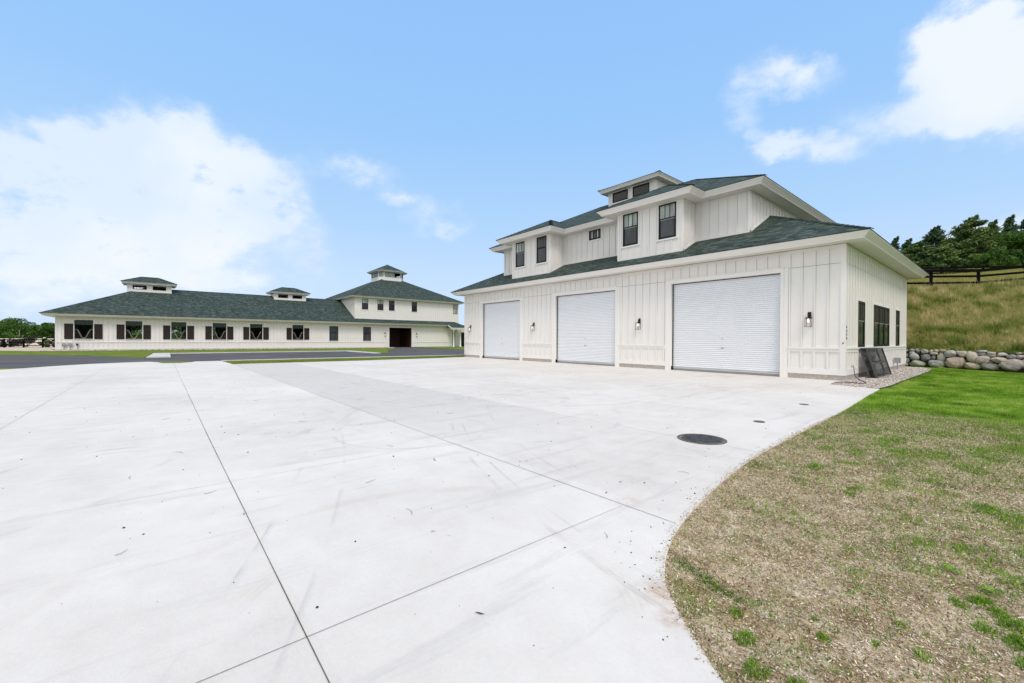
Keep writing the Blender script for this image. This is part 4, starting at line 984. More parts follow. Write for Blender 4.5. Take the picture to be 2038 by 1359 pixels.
# sparse grass, sprouts and straw on the dry part
x, y = scatter(400000, 1.8, 5.6, -20.3, -7.5); g = sstep(.52, .68, fb(x, y, 1.15, 5, 5)+.10*sstep(3.6, 5, x)+.07*sstep(-15, -9, y))
cl = sstep(.50, .66, fb(x, y, 6, 8, 3)); k = (x > edge_x(y)+.02) & (RNG.random(len(x)) < (.085+.55*g*(.3+.7*cl)+.26*cl*sstep(.36, .56, fb(x, y, .9, 2))+.22*sstep(-15.5, -10, y))); x, y = x[k], y[k]
n = len(x); h = (.010+.034*RNG.random(n)**1.6)*(1+.5*fb(x, y, 2, 3)); tn = np.clip(.12+.75*RNG.random(n)*fb(x, y, 2.5, 2)*1.6, 0, 1)
blades('grass', np.stack([x, y, lz(x, y)-.004], -1), h, .0028+.0035*RNG.random(n), tn, 'grass_blade', 1.3, bend=True)
x, y = scatter(170000, 5.55, 12.5, -20.6, -7.); x, y = x[y > -20.1], y[y > -20.1]; cl = sstep(.50, .66, fb(x, y, 6, 8, 3)); k = RNG.random(len(x)) < .35+.4*cl; x, y = x[k], y[k]; n = len(x)
blades('grass', np.stack([x, y, lz(x, y)-.004], -1), (.014+.04*RNG.random(n)**1.6), .006+.006*RNG.random(n), np.clip(.12+.75*RNG.random(n)*fb(x, y, 2.5, 2)*1.6, 0, 1), 'grass_blade', 1.3)
x, y = scatter(70000, 5.3, 12.5, -20.1, -7.8); n = len(x)
flecks('straw', np.stack([x, y, lz(x, y)+.004], -1), .016+.03*RNG.random(n), .007+.008*RNG.random(n), np.clip(RNG.normal(.55, .30, n), 0, 1), 'straw', .9)
# tufts
tc_ = [(4.27, -17.08, .06, 230), (4.34, -17.18, .05, 160), (4.40, -17.30, .06, 200), (4.43, -17.50, .07, 240), (4.46, -17.70, .06, 160), (4.18, -17.22, .05, 120), (4.30, -17.45, .06, 140), (3.73, -18.26, .035, 90), (3.66, -18.12, .02, 40), (3.92, -18.1, .03, 40), (3.98, -17.75, .03, 50), (4.1, -18.0, .04, 70),
       (3.45, -18.58, .06, 150), (3.58, -18.78, .06, 150), (3.34, -18.42, .04, 80), (3.75, -18.75, .05, 90), (3.28, -15.46, .07, 110), (3.26, -15.2, .05, 80), (3.43, -12.79, .25, 420), (3.7, -12.5, .22, 340), (4.1, -11.6, .3, 420), (4.45, -11.2, .3, 420), (4.05, -13.2, .2, 300), (2.75, -14.6, .10, 150), (2.6, -13.4, .12, 160),
       (4.2, -14.9, .14, 220), (4.4, -15.1, .14, 240), (4.15, -16.2, .08, 120), (3.35, -16.9, .03, 40), (2.9, -16.3, .05, 60), (3.8, -14.2, .1, 120), (3.1, -12.0, .2, 260), (2.7, -11.4, .2, 260), (3.6, -10.6, .3, 380), (4.4, -9.9, .3, 420)]
PX, PY, HH = [], [], []
for (cx, cy, r, n) in tc_:
    a = RNG.random(n)*6.283; q = r*np.sqrt(RNG.random(n)); PX.append(cx+q*np.cos(a)); PY.append(cy+q*np.sin(a)*1.2); HH.append((.028+.55*min(r, .10))*(1.1-.7*q/r)*(.5+.7*RNG.random(n)))
x, y, h = map(np.concatenate, (PX, PY, HH)); n = len(x)
blades('grass_tufts', np.stack([x, y, lz(x, y)-.004], -1), h, .0035+.0035*RNG.random(n), np.clip(.18+.5*RNG.random(n), 0, 1), 'grass_blade', .9, bend=True)
x, y = scatter(270000, 1.9, 5.4, -20.4, -7.8); k = x > edge_x(y)-.012-.10*RNG.random(len(x))**4; x, y = x[k], y[k]; n = len(x); near = sstep(-12, -18, y)
tn = np.clip(RNG.normal(.55, .30, n)+.25*(fb(x, y, 1.4, 6)-.5), 0, 1)
flecks('straw', np.stack([x, y, np.where(x < edge_x(y), .006, lz(x, y)+.002+.006*RNG.random(n))], -1), (.010+.024*RNG.random(n)**2)*(1.35-.45*near), (.003+.0065*RNG.random(n)**1.5)*(1.5-.5*near), tn, 'straw', .9)
sp_ = np.array([(2.804, -18.143), (3.033, -18.193), (3.186, -18.235), (3.35, -18.266)]); q = RNG.random(1000); x = np.interp(q, np.linspace(0, 1, len(sp_)), sp_[:, 0])+.042*RNG.normal(size=1000); y = np.interp(q, np.linspace(0, 1, len(sp_)), sp_[:, 1])+.042*RNG.normal(size=1000)
k = x > edge_x(y)+.02; x, y = x[k], y[k]; n = len(x)
blades('grass', np.stack([x, y, lz(x, y)-.004], -1), .010+.022*RNG.random(n), .003+.003*RNG.random(n), .05+.35*RNG.random(n), 'grass_blade', 1.0, bend=True)
# a few broad clover-like weeds
x, y = [], []
for (cx, cy, r, n) in [(4.12, -16.75, .06, 70), (4.3, -16.9, .06, 60), (4.3, -14.9, .16, 150), (3.5, -14.6, .10, 80), (3.0, -12.3, .14, 110), (4.45, -16.6, .12, 100), (3.35, -13.1, .12, 90), (2.75, -14.4, .1, 70), (3.3, -15.2, .09, 70), (4.1, -12.0, .2, 160)]:
    a = RNG.random(n)*6.283; q = r*np.sqrt(RNG.random(n)); x.append(cx+q*np.cos(a)); y.append(cy+q*np.sin(a))
x, y = map(np.concatenate, (x, y)); n = len(x)
flecks('clover', np.stack([x, y, lz(x, y)+.015+.02*RNG.random(n)], -1), .014+.012*RNG.random(n), .012+.010*RNG.random(n), .25+.45*RNG.random(n), 'grass_blade', .8)
# verge grass by the roads (far)
def poly_in(x, y, P):
    ins = np.zeros(len(x), bool); j = len(P)-1
    for i in range(len(P)):
        xi, yi = P[i]; xj, yj = P[j]; ins ^= ((yi > y) != (yj > y)) & (x < (xj-xi)*(y-yi)/(yj-yi+1e-12)+xi); j = i
    return ins
x, y = scatter(60000, -31, -26, -17.7, 10); k = poly_in(x, y, [(-30.2, -17.5), (-26.4, -17.45), (-26.2, -10), (-26.8, -3), (-27.4, 10), (-30.1, 10)]); x, y = x[k], y[k]; n = len(x)
blades('grass', np.stack([x, y, np.full(n, -.03)], -1), .04+.05*RNG.random(n), .02+.02*RNG.random(n), np.clip(-.05+.5*fb(x, y, 1, 4)+.25*(RNG.random(n)-.5), 0, 1), 'weed', .6)

# pebble bed round the garage corner
def ico(sub=0):
    b = bmesh.new(); bmesh.ops.create_icosphere(b, subdivisions=sub, radius=1); V = np.array([v.co[:] for v in b.verts]); Fc = np.array([[v.index for v in f.verts] for f in b.faces]); b.free(); return V, Fc
def pebbles(name, P, s, tint, m, kind='stuff', sub=1, parent=None):
    V0, F0 = ico(sub); n = len(P); nv = len(V0)
    sc = s[:, None]*np.stack([.7+.6*RNG.random(n), .6+.5*RNG.random(n), .45+.35*RNG.random(n)], -1)
    a = RNG.random(n)*6.283; ca, sa = np.cos(a), np.sin(a)
    V = V0[None]*(1+.18*(RNG.random((n, nv))-.5))[:, :, None]*sc[:, None, :]
    X = V[..., 0]*ca[:, None]-V[..., 1]*sa[:, None]; Y = V[..., 0]*sa[:, None]+V[..., 1]*ca[:, None]
    V = np.stack([X, Y, V[..., 2]], -1)+P[:, None]
    Fc = (F0[None]+np.arange(n)[:, None, None]*nv).reshape(-1, 3)
    return mesh_obj(name, V.reshape(-1, 3), Fc, m, parent, smooth=sub > 1, tint=np.repeat(tint, len(F0)), kind=kind)
gpoly = [(.30, .01), (.31, -1.95), (.0, -2.2)]
GP = [(.02, -2.15), (1.46, -2.6)]+[p for p in GR[1:]]+[(-1.0, 14.52), (.02, 14.5), (.02, .02), (-.05, -.02), (-.05, -.3)]
sheet('gravel_bed', GP, -.012, 'gravel_base', .08)
x, y = scatter(17000, -.8, 1.6, -2.6, 14.8); k = poly_in(x, y, GP) & ~((x < .02) & (y > -.02) & (y < 14.5)); x, y = x[k], y[k]; n = len(x)
pebbles('pebbles', np.stack([x, y, .008+.022*RNG.random(n)], -1), .016+.020*RNG.random(n)**1.5, np.clip(RNG.normal(.58, .25, n), 0, 1), 'pebble')
x, y = scatter(9000, -70, -65.7, -31.5, 11); n = len(x)
pebbles('pebbles', np.stack([x, y, .0+.02*RNG.random(n)], -1), .04+.04*RNG.random(n), np.clip(RNG.normal(.55, .25, n), 0, 1), 'pebble', sub=0 if False else 1)
em = MB()
for A, B in zip(GR, GR[1:]): em.bar((A[0]+.01, A[1], -.01), (B[0]+.01, B[1], -.01), .012, .09)
tag(em.build('landscape_edging', 'rubber'), 'thin black plastic edging between pebble bed and green lawn', 'edging')
# grit and leaves on the slab
x, y = scatter(1900, -24, 3, -24, -1); k = (x < edge_x(np.minimum(y, -2.7))-.05); x, y = x[k], y[k]; n = len(x)
pebbles('grit', np.stack([x, y, np.full(n, .004)], -1), .003+.009*RNG.random(n)**4, RNG.random(n)*.7, 'debris')
x, y = scatter(520, 1.9, 3.6, -19.0, -16.5); k = (x < edge_x(y)+.0) & (x > edge_x(y)-.05-.5*RNG.random(n if False else len(x))**2); x, y = x[k], y[k]; n = len(x)
pebbles('grit', np.stack([x, y, np.full(n, .003)], -1), .002+.006*RNG.random(n)**2, RNG.random(n), 'debris')
x, y = scatter(260, -14, 3, -20.5, -9); k = x < edge_x(y)-.1; x, y = x[k], y[k]; n = len(x)
flecks('leaf_litter', np.stack([x, y, np.full(n, .007)], -1), .02+.05*RNG.random(n)**2, .003+.012*RNG.random(n)**2, RNG.random(n), 'debris', .15)

tw_ = MB(); rr_ = random.Random(4)
for (x, y, L0) in [(-.2, -19.3, .14), (.9, -19.3, .16), (-3.0, -20.8, .16), (-2.1, -21.3, .13), (-6.2, -21.0, .2), (-4.4, -19.0, .16), (1.9, -16.2, .12), (.2, -21.3, .1), (-1.5, -18.4, .12), (2.3, -18.3, .10), (-8, -19.2, .2), (-9.5, -16.6, .25), (1.55, -14.9, .07), (-3.4, -16.3, .13), (-.9, -20.7, .12)]:
    a = rr_.random()*6.28; P = [(x+L0*t*math.cos(a+.5*t), y+L0*t*math.sin(a+.5*t), .008+.006*rr_.random()) for t in (0, .35, .7, 1)]
    tw_.tube(P, [.0022, .002, .0015, .001], 5)
tw_.build('twigs', 'bark', kind='stuff')

# ================================================================ boulder retaining wall
W_ = thing('boulder_wall', (2.2, 16.1, 0), 'low dry-stacked wall of rounded field boulders at the foot of the grassy hillside', 'stone wall')
ST = [(0.35, 0.17, 0.78, 0.41), (1.23, 0.2, 0.78, 0.5), (2.07, 0.32, 0.86, 0.7), (2.77, 0.16, 0.68, 0.42), (3.47, 0.17, 0.78, 0.44), (4.3, 0.29, 0.91, 0.68), (4.75, 0.36, 0.32, 0.53), (-0.18, 0.35, 0.27, 0.33), (0.19, 0.6, 0.52, 0.43), (0.74, 0.56, 0.43, 0.44), (1.07, 0.6, 0.21, 0.28), (1.43, 0.58, 0.4, 0.47), (2.75, 0.67, 0.5, 0.59), (3.17, 0.54, 0.62, 0.47), (3.8, 0.55, 0.67, 0.35), (3.47, 0.41, 0.21, 0.13), (3.86, 0.28, 0.16, 0.2), (0.35, 0.48, 0.16, 0.14), (0.07, 1.02, 0.28, 0.19), (0.08, 0.82, 0.32, 0.25), (0.3, 1.05, 0.16, 0.16), (0.36, 0.94, 0.19, 0.16), (0.65, 0.94, 0.38, 0.28), (0.96, 0.97, 0.2, 0.2), (1.09, 0.83, 0.38, 0.18), (1.19, 0.99, 0.21, 0.2), (1.47, 1.02, 0.29, 0.18), (1.42, 0.86, 0.19, 0.16), (1.83, 0.83, 0.54, 0.43), (2.15, 0.96, 0.16, 0.15), (2.34, 0.85, 0.42, 0.36), (2.62, 0.94, 0.24, 0.19), (3.14, 1.01, 0.42, 0.17), (3.14, 0.85, 0.35, 0.19), (3.5, 0.92, 0.4, 0.18), (3.49, 0.78, 0.42, 0.24), (3.89, 0.86, 0.44, 0.22), (4.25, 0.75, 0.39, 0.27), (4.57, 0.76, 0.32, 0.21), (4.52, 0.94, 0.24, 0.12), (4.75, 0.81, 0.16, 0.21), (-0.18, 0.68, 0.16, 0.25), (-0.19, 0.98, 0.11, 0.17), (-0.18, 0.08, 0.16, 0.17), (0.56, 0.67, 0.16, 0.12)]
rx = 5.15
while rx < 12:
    w0 = random.uniform(.5, .9); h0 = random.uniform(.42, .62); ST.append((rx+w0/2, .02+h0/2-.03*rx/5, w0, h0))
    w1 = w0*random.uniform(.5, .7); ST.append((rx+w1/2, h0+.13, w1, .28)); ST.append((rx+w1+(w0-w1)/2, h0+.1, w0-w1+.05, .24))
    ST.append((rx+w0*.3, h0+.36, w0*.6, .2)); ST.append((rx+w0*.8, h0+.33, w0*.42, .17)); rx += w0*.98
for i in range(7):
    X = -.5-i*.55; ST += [(X, .2, .55, .42), (X+.1, .57, .42, .32), (X-.15, .86, .36, .24), (X+.2, 1.0, .28, .16)]
V0, F0 = ico(4)
for i, (X, z, wd, ht) in enumerate(ST[:100]):
    r = np.random.default_rng(100+i); S0 = np.array([wd*.53, min(wd, .62)*.52, ht*.54])
    P = V0.copy(); P = np.sign(P)*np.abs(P)**.82; P /= np.linalg.norm(P, axis=1).max()**.5
    for _ in range(5):                                               # worn flat facets
        nrm = r.normal(size=3); nrm /= np.linalg.norm(nrm); c = r.uniform(.70, .95); dd = P@nrm; P -= np.outer(np.clip(dd-c, 0, None)*.8, nrm)
    q = P*3+r.random(3)*50; nz = vn(q[:, 0]+q[:, 2]*.7, q[:, 1]-q[:, 2]*.4, .6, i % 7)-.5; nz2 = vn(q[:, 0]-q[:, 1]*.6, q[:, 2]+q[:, 1]*.3, 2.1, 3)-.5
    nz3 = np.abs(vn(q[:, 0]+q[:, 2], q[:, 1]-q[:, 2]*.8, 1.3, 5)-.5); P = P*(1+.20*nz+.07*nz2-.07*np.clip(.12-nz3, 0, 1)/.12)[:, None]*S0
    a = r.uniform(-.12, .12); P = np.stack([P[:, 0]*math.cos(a)-P[:, 2]*math.sin(a), P[:, 1], P[:, 0]*math.sin(a)+P[:, 2]*math.cos(a)], -1)
    Yw = 16.5-.16*(X+.3)+.12+max(0, z-.3)*.12+r.uniform(-.03, .05)
    me_ = mesh_obj('boulder', P+np.array([X, Yw, z]), F0, 'boulder', W_, True)
sb = MB(); sb.hexa([(x_, 16.5-.16*(x_+.3)+d, z) for x_ in (-4, 12) for d in (.18, 1.2) for z in (-.3, .96)]); sb.build('soil_backing', 'soil_dark', W_)

# ================================================================ hillside weeds
x, y = scatter(250000, -3.2, 6.2, 15.6, 34.); t_ = (y-yw(x))/(yf(x)-yw(x)); k = (t_ > -.004) & (t_ < 1.05) & (RNG.random(len(x)) < .25+.75*sstep(.38, .56, fb(x, y, 4.2, 3, 3))); x, y, t_ = x[k], y[k], t_[k]; n = len(x)
band = sstep(.12, 0, t_); rus = sstep(.86, 1.0, t_); cl = fb(x, y, 1.6, 6); bush = sstep(.55, .72, fb(x, y, 1.1, 9))
h = (.10+.34*RNG.random(n)**1.4)*(.5+1.0*cl)*(1+.5*bush); h = np.where(t_ < .02, h*.45, h)*(1-.3*sstep(.95, 1.05, t_))
tn = .45+.6*(fb(x, y, .8, 5)-.42)+1.0*(fb(x, y, 4.5, 8, 3)-.45)-.45*bush-.40*band*fb(x, y, 1, 4)*1.6+.15*rus*(RNG.random(n) < .6)+.5*(RNG.random(n)-.5)
blades('hillside_weeds', np.stack([x, y, hz(x, y)-.02], -1), h, .012+.020*RNG.random(n), np.clip(tn, 0, 1), 'weed', 1.0)
x, y = scatter(2600, -3.0, 6.5, 22, 34.); t_ = (y-yw(x))/(yf(x)-yw(x)); k = (t_ > .8) & (t_ < 1.06); x, y = x[k], y[k]; n = len(x)
blades('seed_stalks', np.stack([x, y, hz(x, y)-.02], -1), .45+.4*RNG.random(n), .014+.01*RNG.random(n), .75+.25*RNG.random(n), 'weed', .35)
x, y = scatter(110000, -6, 9, 24, 52); k = y > yf(x)+.2; x, y = x[k], y[k]; n = len(x)
blades('paddock_grass', np.stack([x, y, hz(x, y)-.02], -1), .10+.14*RNG.random(n), .02+.02*RNG.random(n), np.clip(.30+.35*fb(x, y, .6, 5)+.25*(RNG.random(n)-.5), 0, 1), 'weed', .6)
x, y = scatter(130000, 6.1, 24, 9, 42); t_ = (y-yw(x))/(yf(x)-yw(x)); k = (t_ > 0) & (t_ < 1.02); x, y = x[k], y[k]; n = len(x)
blades('hillside_weeds', np.stack([x, y, hz(x, y)-.02], -1), .15+.3*RNG.random(n), .02+.03*RNG.random(n), np.clip(.45+.6*(fb(x, y, .8, 5)-.42)+.9*(fb(x, y, 4.5, 8, 3)-.45)+.5*(RNG.random(n)-.5), 0, 1), 'weed', .9)
# small white-flowered clumps low on the bank
fx, fy = [], []
for cx, cy, r, n in ((3.9, 17.0, .16, 60), (4.35, 25.5, .4, 60), (2.2, 17.4, .06, 14)):
    fx.append(cx+r*RNG.normal(size=n)*.6); fy.append(cy+r*RNG.normal(size=n)*.5)
x, y = map(np.concatenate, (fx, fy)); n = len(x)
flecks('wild_flowers', np.stack([x, y, hz(x, y)+.18+.10*RNG.random(n)], -1), .03+.02*RNG.random(n), .03+.02*RNG.random(n), .95+.05*RNG.random(n), 'pebble', .8)

# ================================================================ fences
def fence(name, pts, label, hts=(1.42, .93, .42), bh=(.24, .17, .16), pw=.19, base=None, group=None, ph=1.42):
    c = pts[len(pts)//2]; T_ = thing(name, (c[0], c[1], c[2]), label, 'fence', group)
    for p in pts:
        m_ = MB(); m_.box(p[0]-pw/2, p[0]+pw/2, p[1]-pw/2, p[1]+pw/2, p[2]-.25, p[2]+ph); m_.build('fence_post', 'fence_black', T_)
    for h_, b_ in zip(hts, bh):
        m_ = MB()
        for a, b in zip(pts, pts[1:]):
            a, b = Vector(a), Vector(b); d = (b-a).normalized(); r = Vector((d.y, -d.x, 0)).normalized()*(pw/2+.016); j = random.uniform(-.012, .012)
            m_.bar(a+r+Vector((0, 0, h_-b_/2+j)), b+r+Vector((0, 0, h_-b_/2-j)), .03, b_)
        m_.build('rail', 'fence_black', T_)
    return T_
zf_ = [5.70, 5.82, 5.89, 5.95, 6.30, 6.62, 6.9, 7.2]
fence('paddock_fence', [(.04+k*2.42, 26.08+k*2.88, zf_[k+2]) for k in range(-2, 6)], 'black three-board paddock fence along the top of the weedy bank')
fence('paddock_fence', [(-2.4+k*2.42, 31.0+k*2.88, 7.15+.08*k) for k in range(-2, 6)], 'second black board fence seen behind the front one, below the pines', hts=(1.15, .66), bh=(.15, .13), ph=1.2)
fence('paddock_fence', [(-88.0+k*-.95, -32.2+k*-2.05, -.13) for k in range(-2, 9)], 'distant black board fence behind the dark shrubs left of the stable', hts=(1.36, .95, .5), bh=(.13, .12, .12))

# ================================================================ trees and shrubs
def leaf_tris(P, s, nrm=None, flat=0.):
    n = len(P); A = RNG.normal(size=(n, 3)); 
    if flat: A[:, 2] *= (1-flat)
    A /= np.linalg.norm(A, axis=1)[:, None]+1e-9
    B = RNG.normal(size=(n, 3)); B -= (B*A).sum(1)[:, None]*A; B /= np.linalg.norm(B, axis=1)[:, None]+1e-9
    return np.stack([P-A*s[:, None]*.5-B*s[:, None]*.28, P-A*s[:, None]*.5+B*s[:, None]*.28, P+A*s[:, None]*.6], 1).reshape(-1, 3)
def trunk_mb(x, y, z, h, r, lean=0.):
    m_ = MB(); m_.tube([(x, y, z-.2), (x+.05*lean, y, z+h*.25), (x+.3*lean, y+.1*lean, z+h*.6), (x+.4*lean, y+.2*lean, z+h)], [r*1.3, r, r*.6, r*.12], 8); return m_
def conifer(x, y, z, h, R_, seed, label, m='needle', n=15000, name='pine_tree', dens=1., group='evergreens beyond the black fence', ragged=.3):
    global RNG
    RNG = np.random.default_rng(seed); T_ = thing(name, (x, y, z), label, 'tree', group)
    tm_ = trunk_mb(x, y, z, h*.97, h*.018+.05, .6)
    C_, TT = [np.stack([np.full(60, x+.3), np.full(60, y+.1), z+h*(.97+.05*RNG.random(60))], -1)+RNG.normal(size=(60, 3))*.05], [np.full(60, .4)]
    nb = int(h*24*dens); ts = np.sort(RNG.random(nb)**.80); az = RNG.random(nb)*6.283
    for t, a in zip(ts, az):
        Lb = R_*(1-t)**.82*1.12*RNG.uniform(1-ragged, 1+ragged*.5)*(.88+.12*math.sin(a*2+seed))+.06; zb = z+h*(.03+.96*t)
        up = .10+.45*t+RNG.uniform(-.1, .15)
        tip = Vector((x+math.cos(a)*Lb, y+math.sin(a)*Lb, zb+up*Lb*.6))
        tm_.tube([(x, y, zb-.1), tuple(Vector((x, y, zb-.1)).lerp(tip, .5)+Vector((0, 0, -.06*Lb))), tuple(tip)], [.035, .022, .008], 4, False)
        k = max(3, int(n/nb*(.35+1.3*(1-t))))
        s_ = .22+.78*RNG.random(k)**.7; sp = (.05+.10*(1-t)+.12*Lb*(1-s_*.4))
        P = np.stack([x+math.cos(a)*Lb*s_, y+math.sin(a)*Lb*s_, zb+up*Lb*.6*s_**1.3], -1)+RNG.normal(size=(k, 3))*np.stack([sp, sp, sp*.42], -1)
        C_.append(P); TT.append(np.clip(.40+.38*(s_-.5)+.14*RNG.normal()+.10*RNG.normal(size=k), 0, 1))
    P = np.concatenate(C_); TT = np.concatenate(TT); s = .13+.16*RNG.random(len(P))
    mesh_obj('crown', leaf_tris(P, s, flat=.25), np.arange(3*len(P)).reshape(-1, 3), m, T_, tint=TT)
    tm_.build('trunk', 'bark', T_); return T_
def broadleaf(x, y, z, h, R_, seed, label, m='leaf', n=14000, name='broadleaf_tree', group=None, ls=.16, cat='tree', base=.18, lumps=30, bark='bark', zs=1.):
    global RNG
    RNG = np.random.default_rng(seed); T_ = thing(name, (x, y, z), label, cat, group)
    tm_ = MB(); tm_.tube([(x, y, z-.2), (x+.1, y, z+h*base*1.2), (x, y+.1, z+h*.55)], [h*.026+.03, h*.02+.02, h*.01], 8)
    C_, TT = [], []
    for i in range(lumps):
        a = RNG.random()*6.283; v = RNG.random()**.8; rr = R_*math.sqrt(max(0, 1-(2*v-1)**2*.9))*RNG.random()**.45*.82
        c = Vector((x+math.cos(a)*rr, y+math.sin(a)*rr, z+h*(base+(.92-base)*v))); q = R_*RNG.uniform(.20, .40)
        tm_.tube([(x, y, z+h*base), tuple(Vector((x, y, z+h*base*1.3)).lerp(c, .55)), tuple(c)], [h*.012, h*.008, .01], 4, False)
        k = int(n/lumps); u = RNG.normal(size=(k, 3)); u /= np.linalg.norm(u, axis=1)[:, None]
        rad = q*(.55+.5*RNG.random(k)**.5)*(1+.3*(vn(u[:, 0]*2+i, u[:, 1]*2+u[:, 2], 1.7, 2)-.5))
        C_.append(np.array(c)+u*rad[:, None]*np.array([1, 1, .72*zs])); TT.append(np.clip(.42+.10*RNG.normal()+.13*RNG.normal(size=k), 0, 1))
    P = np.concatenate(C_); TT = np.concatenate(TT); s = ls*(.6+.8*RNG.random(len(P)))
    mesh_obj('crown', leaf_tris(P, s), np.arange(3*len(P)).reshape(-1, 3), m, T_, tint=TT)
    tm_.build('trunk', bark, T_); return T_
def HZ(x, y): return float(hz(np.array([[x]], float), np.array([[y]], float))[0, 0])
for (x, y, top, R_, sd, lab, m, n, rg) in [
    (1.25, 47.6, 15.3, 3.9, 1, 'broad yellow-green spruce, largest tree behind the black fence', 'needle', 34000, .22),
    (-2.0, 51.5, 15.5, 3.2, 2, 'dark rounded pine left of the broad yellow-green spruce', 'needle_blue', 20000, .3),
    (2.5, 54.2, 15.7, 1.9, 3, 'slim pale-tipped pine rising just right of the broad spruce', 'needle', 12000, .4),
    (3.8, 62.5, 17.6, 2.3, 4, 'dark blue-green spruce with spiky top between the pale-tipped pine and the frame edge', 'needle_blue', 15000, .45),
    (5.15, 65.5, 17.8, 2.3, 5, 'dark spruce top at the right edge of the photo', 'needle_blue', 13000, .45),
    (-4.2, 49.2, 14.0, 1.7, 6, 'thin-topped pine just above the end of the garage eave', 'needle_blue', 9000, .5),
    (-6.1, 54.5, 15.4, 1.7, 7, 'pine top poking over the sloping garage eave, leftmost of the evergreens', 'needle_blue', 8000, .5),
    (-2.85, 45.3, 12.9, 2.9, 21, 'low wide mid-green conifer between two dark pines', 'needle', 15000, .35),
    (-.75, 44.0, 12.4, 2.3, 22, 'small conifer at the left foot of the broad spruce', 'needle', 12000, .35),
    (.1, 49.0, 14.1, 2.4, 26, 'narrow conifer merging into the left side of the broad spruce', 'needle', 12000, .35),
    (2.3, 46.2, 13.3, 2.2, 23, 'small conifer at the right foot of the broad spruce', 'needle', 12000, .35),
    (8.1, 60, 17, 3.0, 12, 'tall spruce standing right of the photo edge', 'needle_blue', 8000, .4)]:
    zb = HZ(x, y)-.1; conifer(x, y, zb, top-zb, R_, sd, lab, m, n, ragged=rg)
for (x, y, top, R_, sd, lab, n) in [
    (3.2, 43.6, 10.9, 1.7, 27, 'small bright leafy tree in front of the slim pale-tipped pine', 9000),
    (4.5, 47.6, 13.1, 2.5, 24, 'bright green rounded leafy tree at the right photo edge', 17000),
    (7.6, 46.5, 12.6, 2.6, 25, 'leafy tree past the right edge of the photo', 6000)]:
    zb = HZ(x, y)-.1; broadleaf(x, y, zb, top-zb, R_, sd, lab, 'leaf', n, group='leafy trees beyond the black fence', ls=.19, base=.06, lumps=34)
LG = 'far trees left of the stable'
for (x, y, top, R_, sd, lab, bs_, m) in [
    (-188, -57.0, 6.1, 5.2, 31, 'far rounded green tree at the left photo edge', .06, 'leaf'),
    (-190, -53.9, 7.1, 4.4, 32, 'tallest of the far trees left of the stable, behind the bare pale trunk', .06, 'leaf'),
    (-194, -52.3, 6.4, 3.6, 33, 'far green tree just right of the tallest one', .06, 'leaf'),
    (-178, -45.6, 5.9, 3.4, 34, 'far green tree with dark right side touching the stable corner', .06, 'leaf'),
    (-186, -48.4, 5.5, 3.4, 35, 'yellower far tree between the tallest tree and the stable', .06, 'leaf'),
    (-190, -61.5, 6.2, 5.0, 36, 'far tree beyond the left edge of the photo', .06, 'leaf'),
    (-166, -51.6, 2.5, 3.0, 37, 'pale green round bush in front of the far trees at the left edge', .03, 'leaf'),
    (-166, -48.9, 1.7, 2.0, 38, 'low green bush between the two beige roofs', .03, 'leaf')]:
    broadleaf(x, y, -4.1, top+4.1, R_, sd, lab, m, 9000, group=LG, ls=.42, base=bs_, lumps=34)
sn = thing('bare_trunk', (-174.3, -50.6, -4.1), 'bare pale forked dead trunk in front of the far green trees', 'dead tree')
m_ = MB(); X, Y = -174.3, -50.6
m_.tube([(X, Y, -4.2), (X, Y, .9)], [.20, .15], 8); m_.tube([(X, Y, .8), (X, Y-.15, 2.0), (X, Y-.1, 3.6)], [.13, .09, .04], 7); m_.tube([(X, Y, .8), (X, Y+.5, 1.7), (X, Y+.7, 2.1)], [.10, .06, .03], 7); m_.tube([(X, Y-.1, 1.6), (X, Y-.5, 2.0)], [.05, .02], 6); m_.build('trunk', 'bark_pale', sn)
for (x, y, h, R_, sd, lab) in [(-94.8, -36.7, 1.75, 1.5, 41, 'dark round shrub at the fence, widest of the row left of the stable'), (-92.9, -34.5, 1.55, .8, 42, 'greenish shrub second from the stable corner by the fence'), (-91.9, -33.3, 1.5, .7, 43, 'dark reddish shrub against the stable corner'), (-97.0, -39.7, 1.3, .9, 44, 'dark low shrub farthest left along the fence'), (-96.0, -38.3, 1.25, .9, 45, 'dark low shrub second from the left along the fence')]:
    broadleaf(x, y, -.14, h, R_, sd, lab, 'leaf_dark' if sd != 42 else 'leaf', 2600, 'shrub', 'dark shrubs along the fence left of the stable', .13, 'shrub', .05, 14)
for (x, y, h, R_, sd, lab) in [(-100, -24.6, 5.6, 3.0, 51, 'green tree seen through the second stable window'), (-99, -18.2, 5.6, 3.0, 52, 'green tree seen through the third stable window'), (-99.5, -11.9, 5.4, 2.8, 53, 'green tree seen through the fourth stable window')]:
    broadleaf(x, y, -.2, h, R_, sd, lab, 'leaf', 12000, group='trees behind the stable', ls=.30, base=.02, lumps=40)
for (x, y, h, R_, sd, lab) in [(-86.5, 40.2, 4.2, 2.6, 54, 'dark green brush seen between the porch columns and the garage corner'), (-84, 44.5, 4.4, 2.8, 55, 'brush behind the garage far corner')]:
    broadleaf(x, y, -.14, h, R_, sd, lab, 'leaf', 6000, 'shrub', 'brush behind the porch', .25, 'shrub', .02, 22)
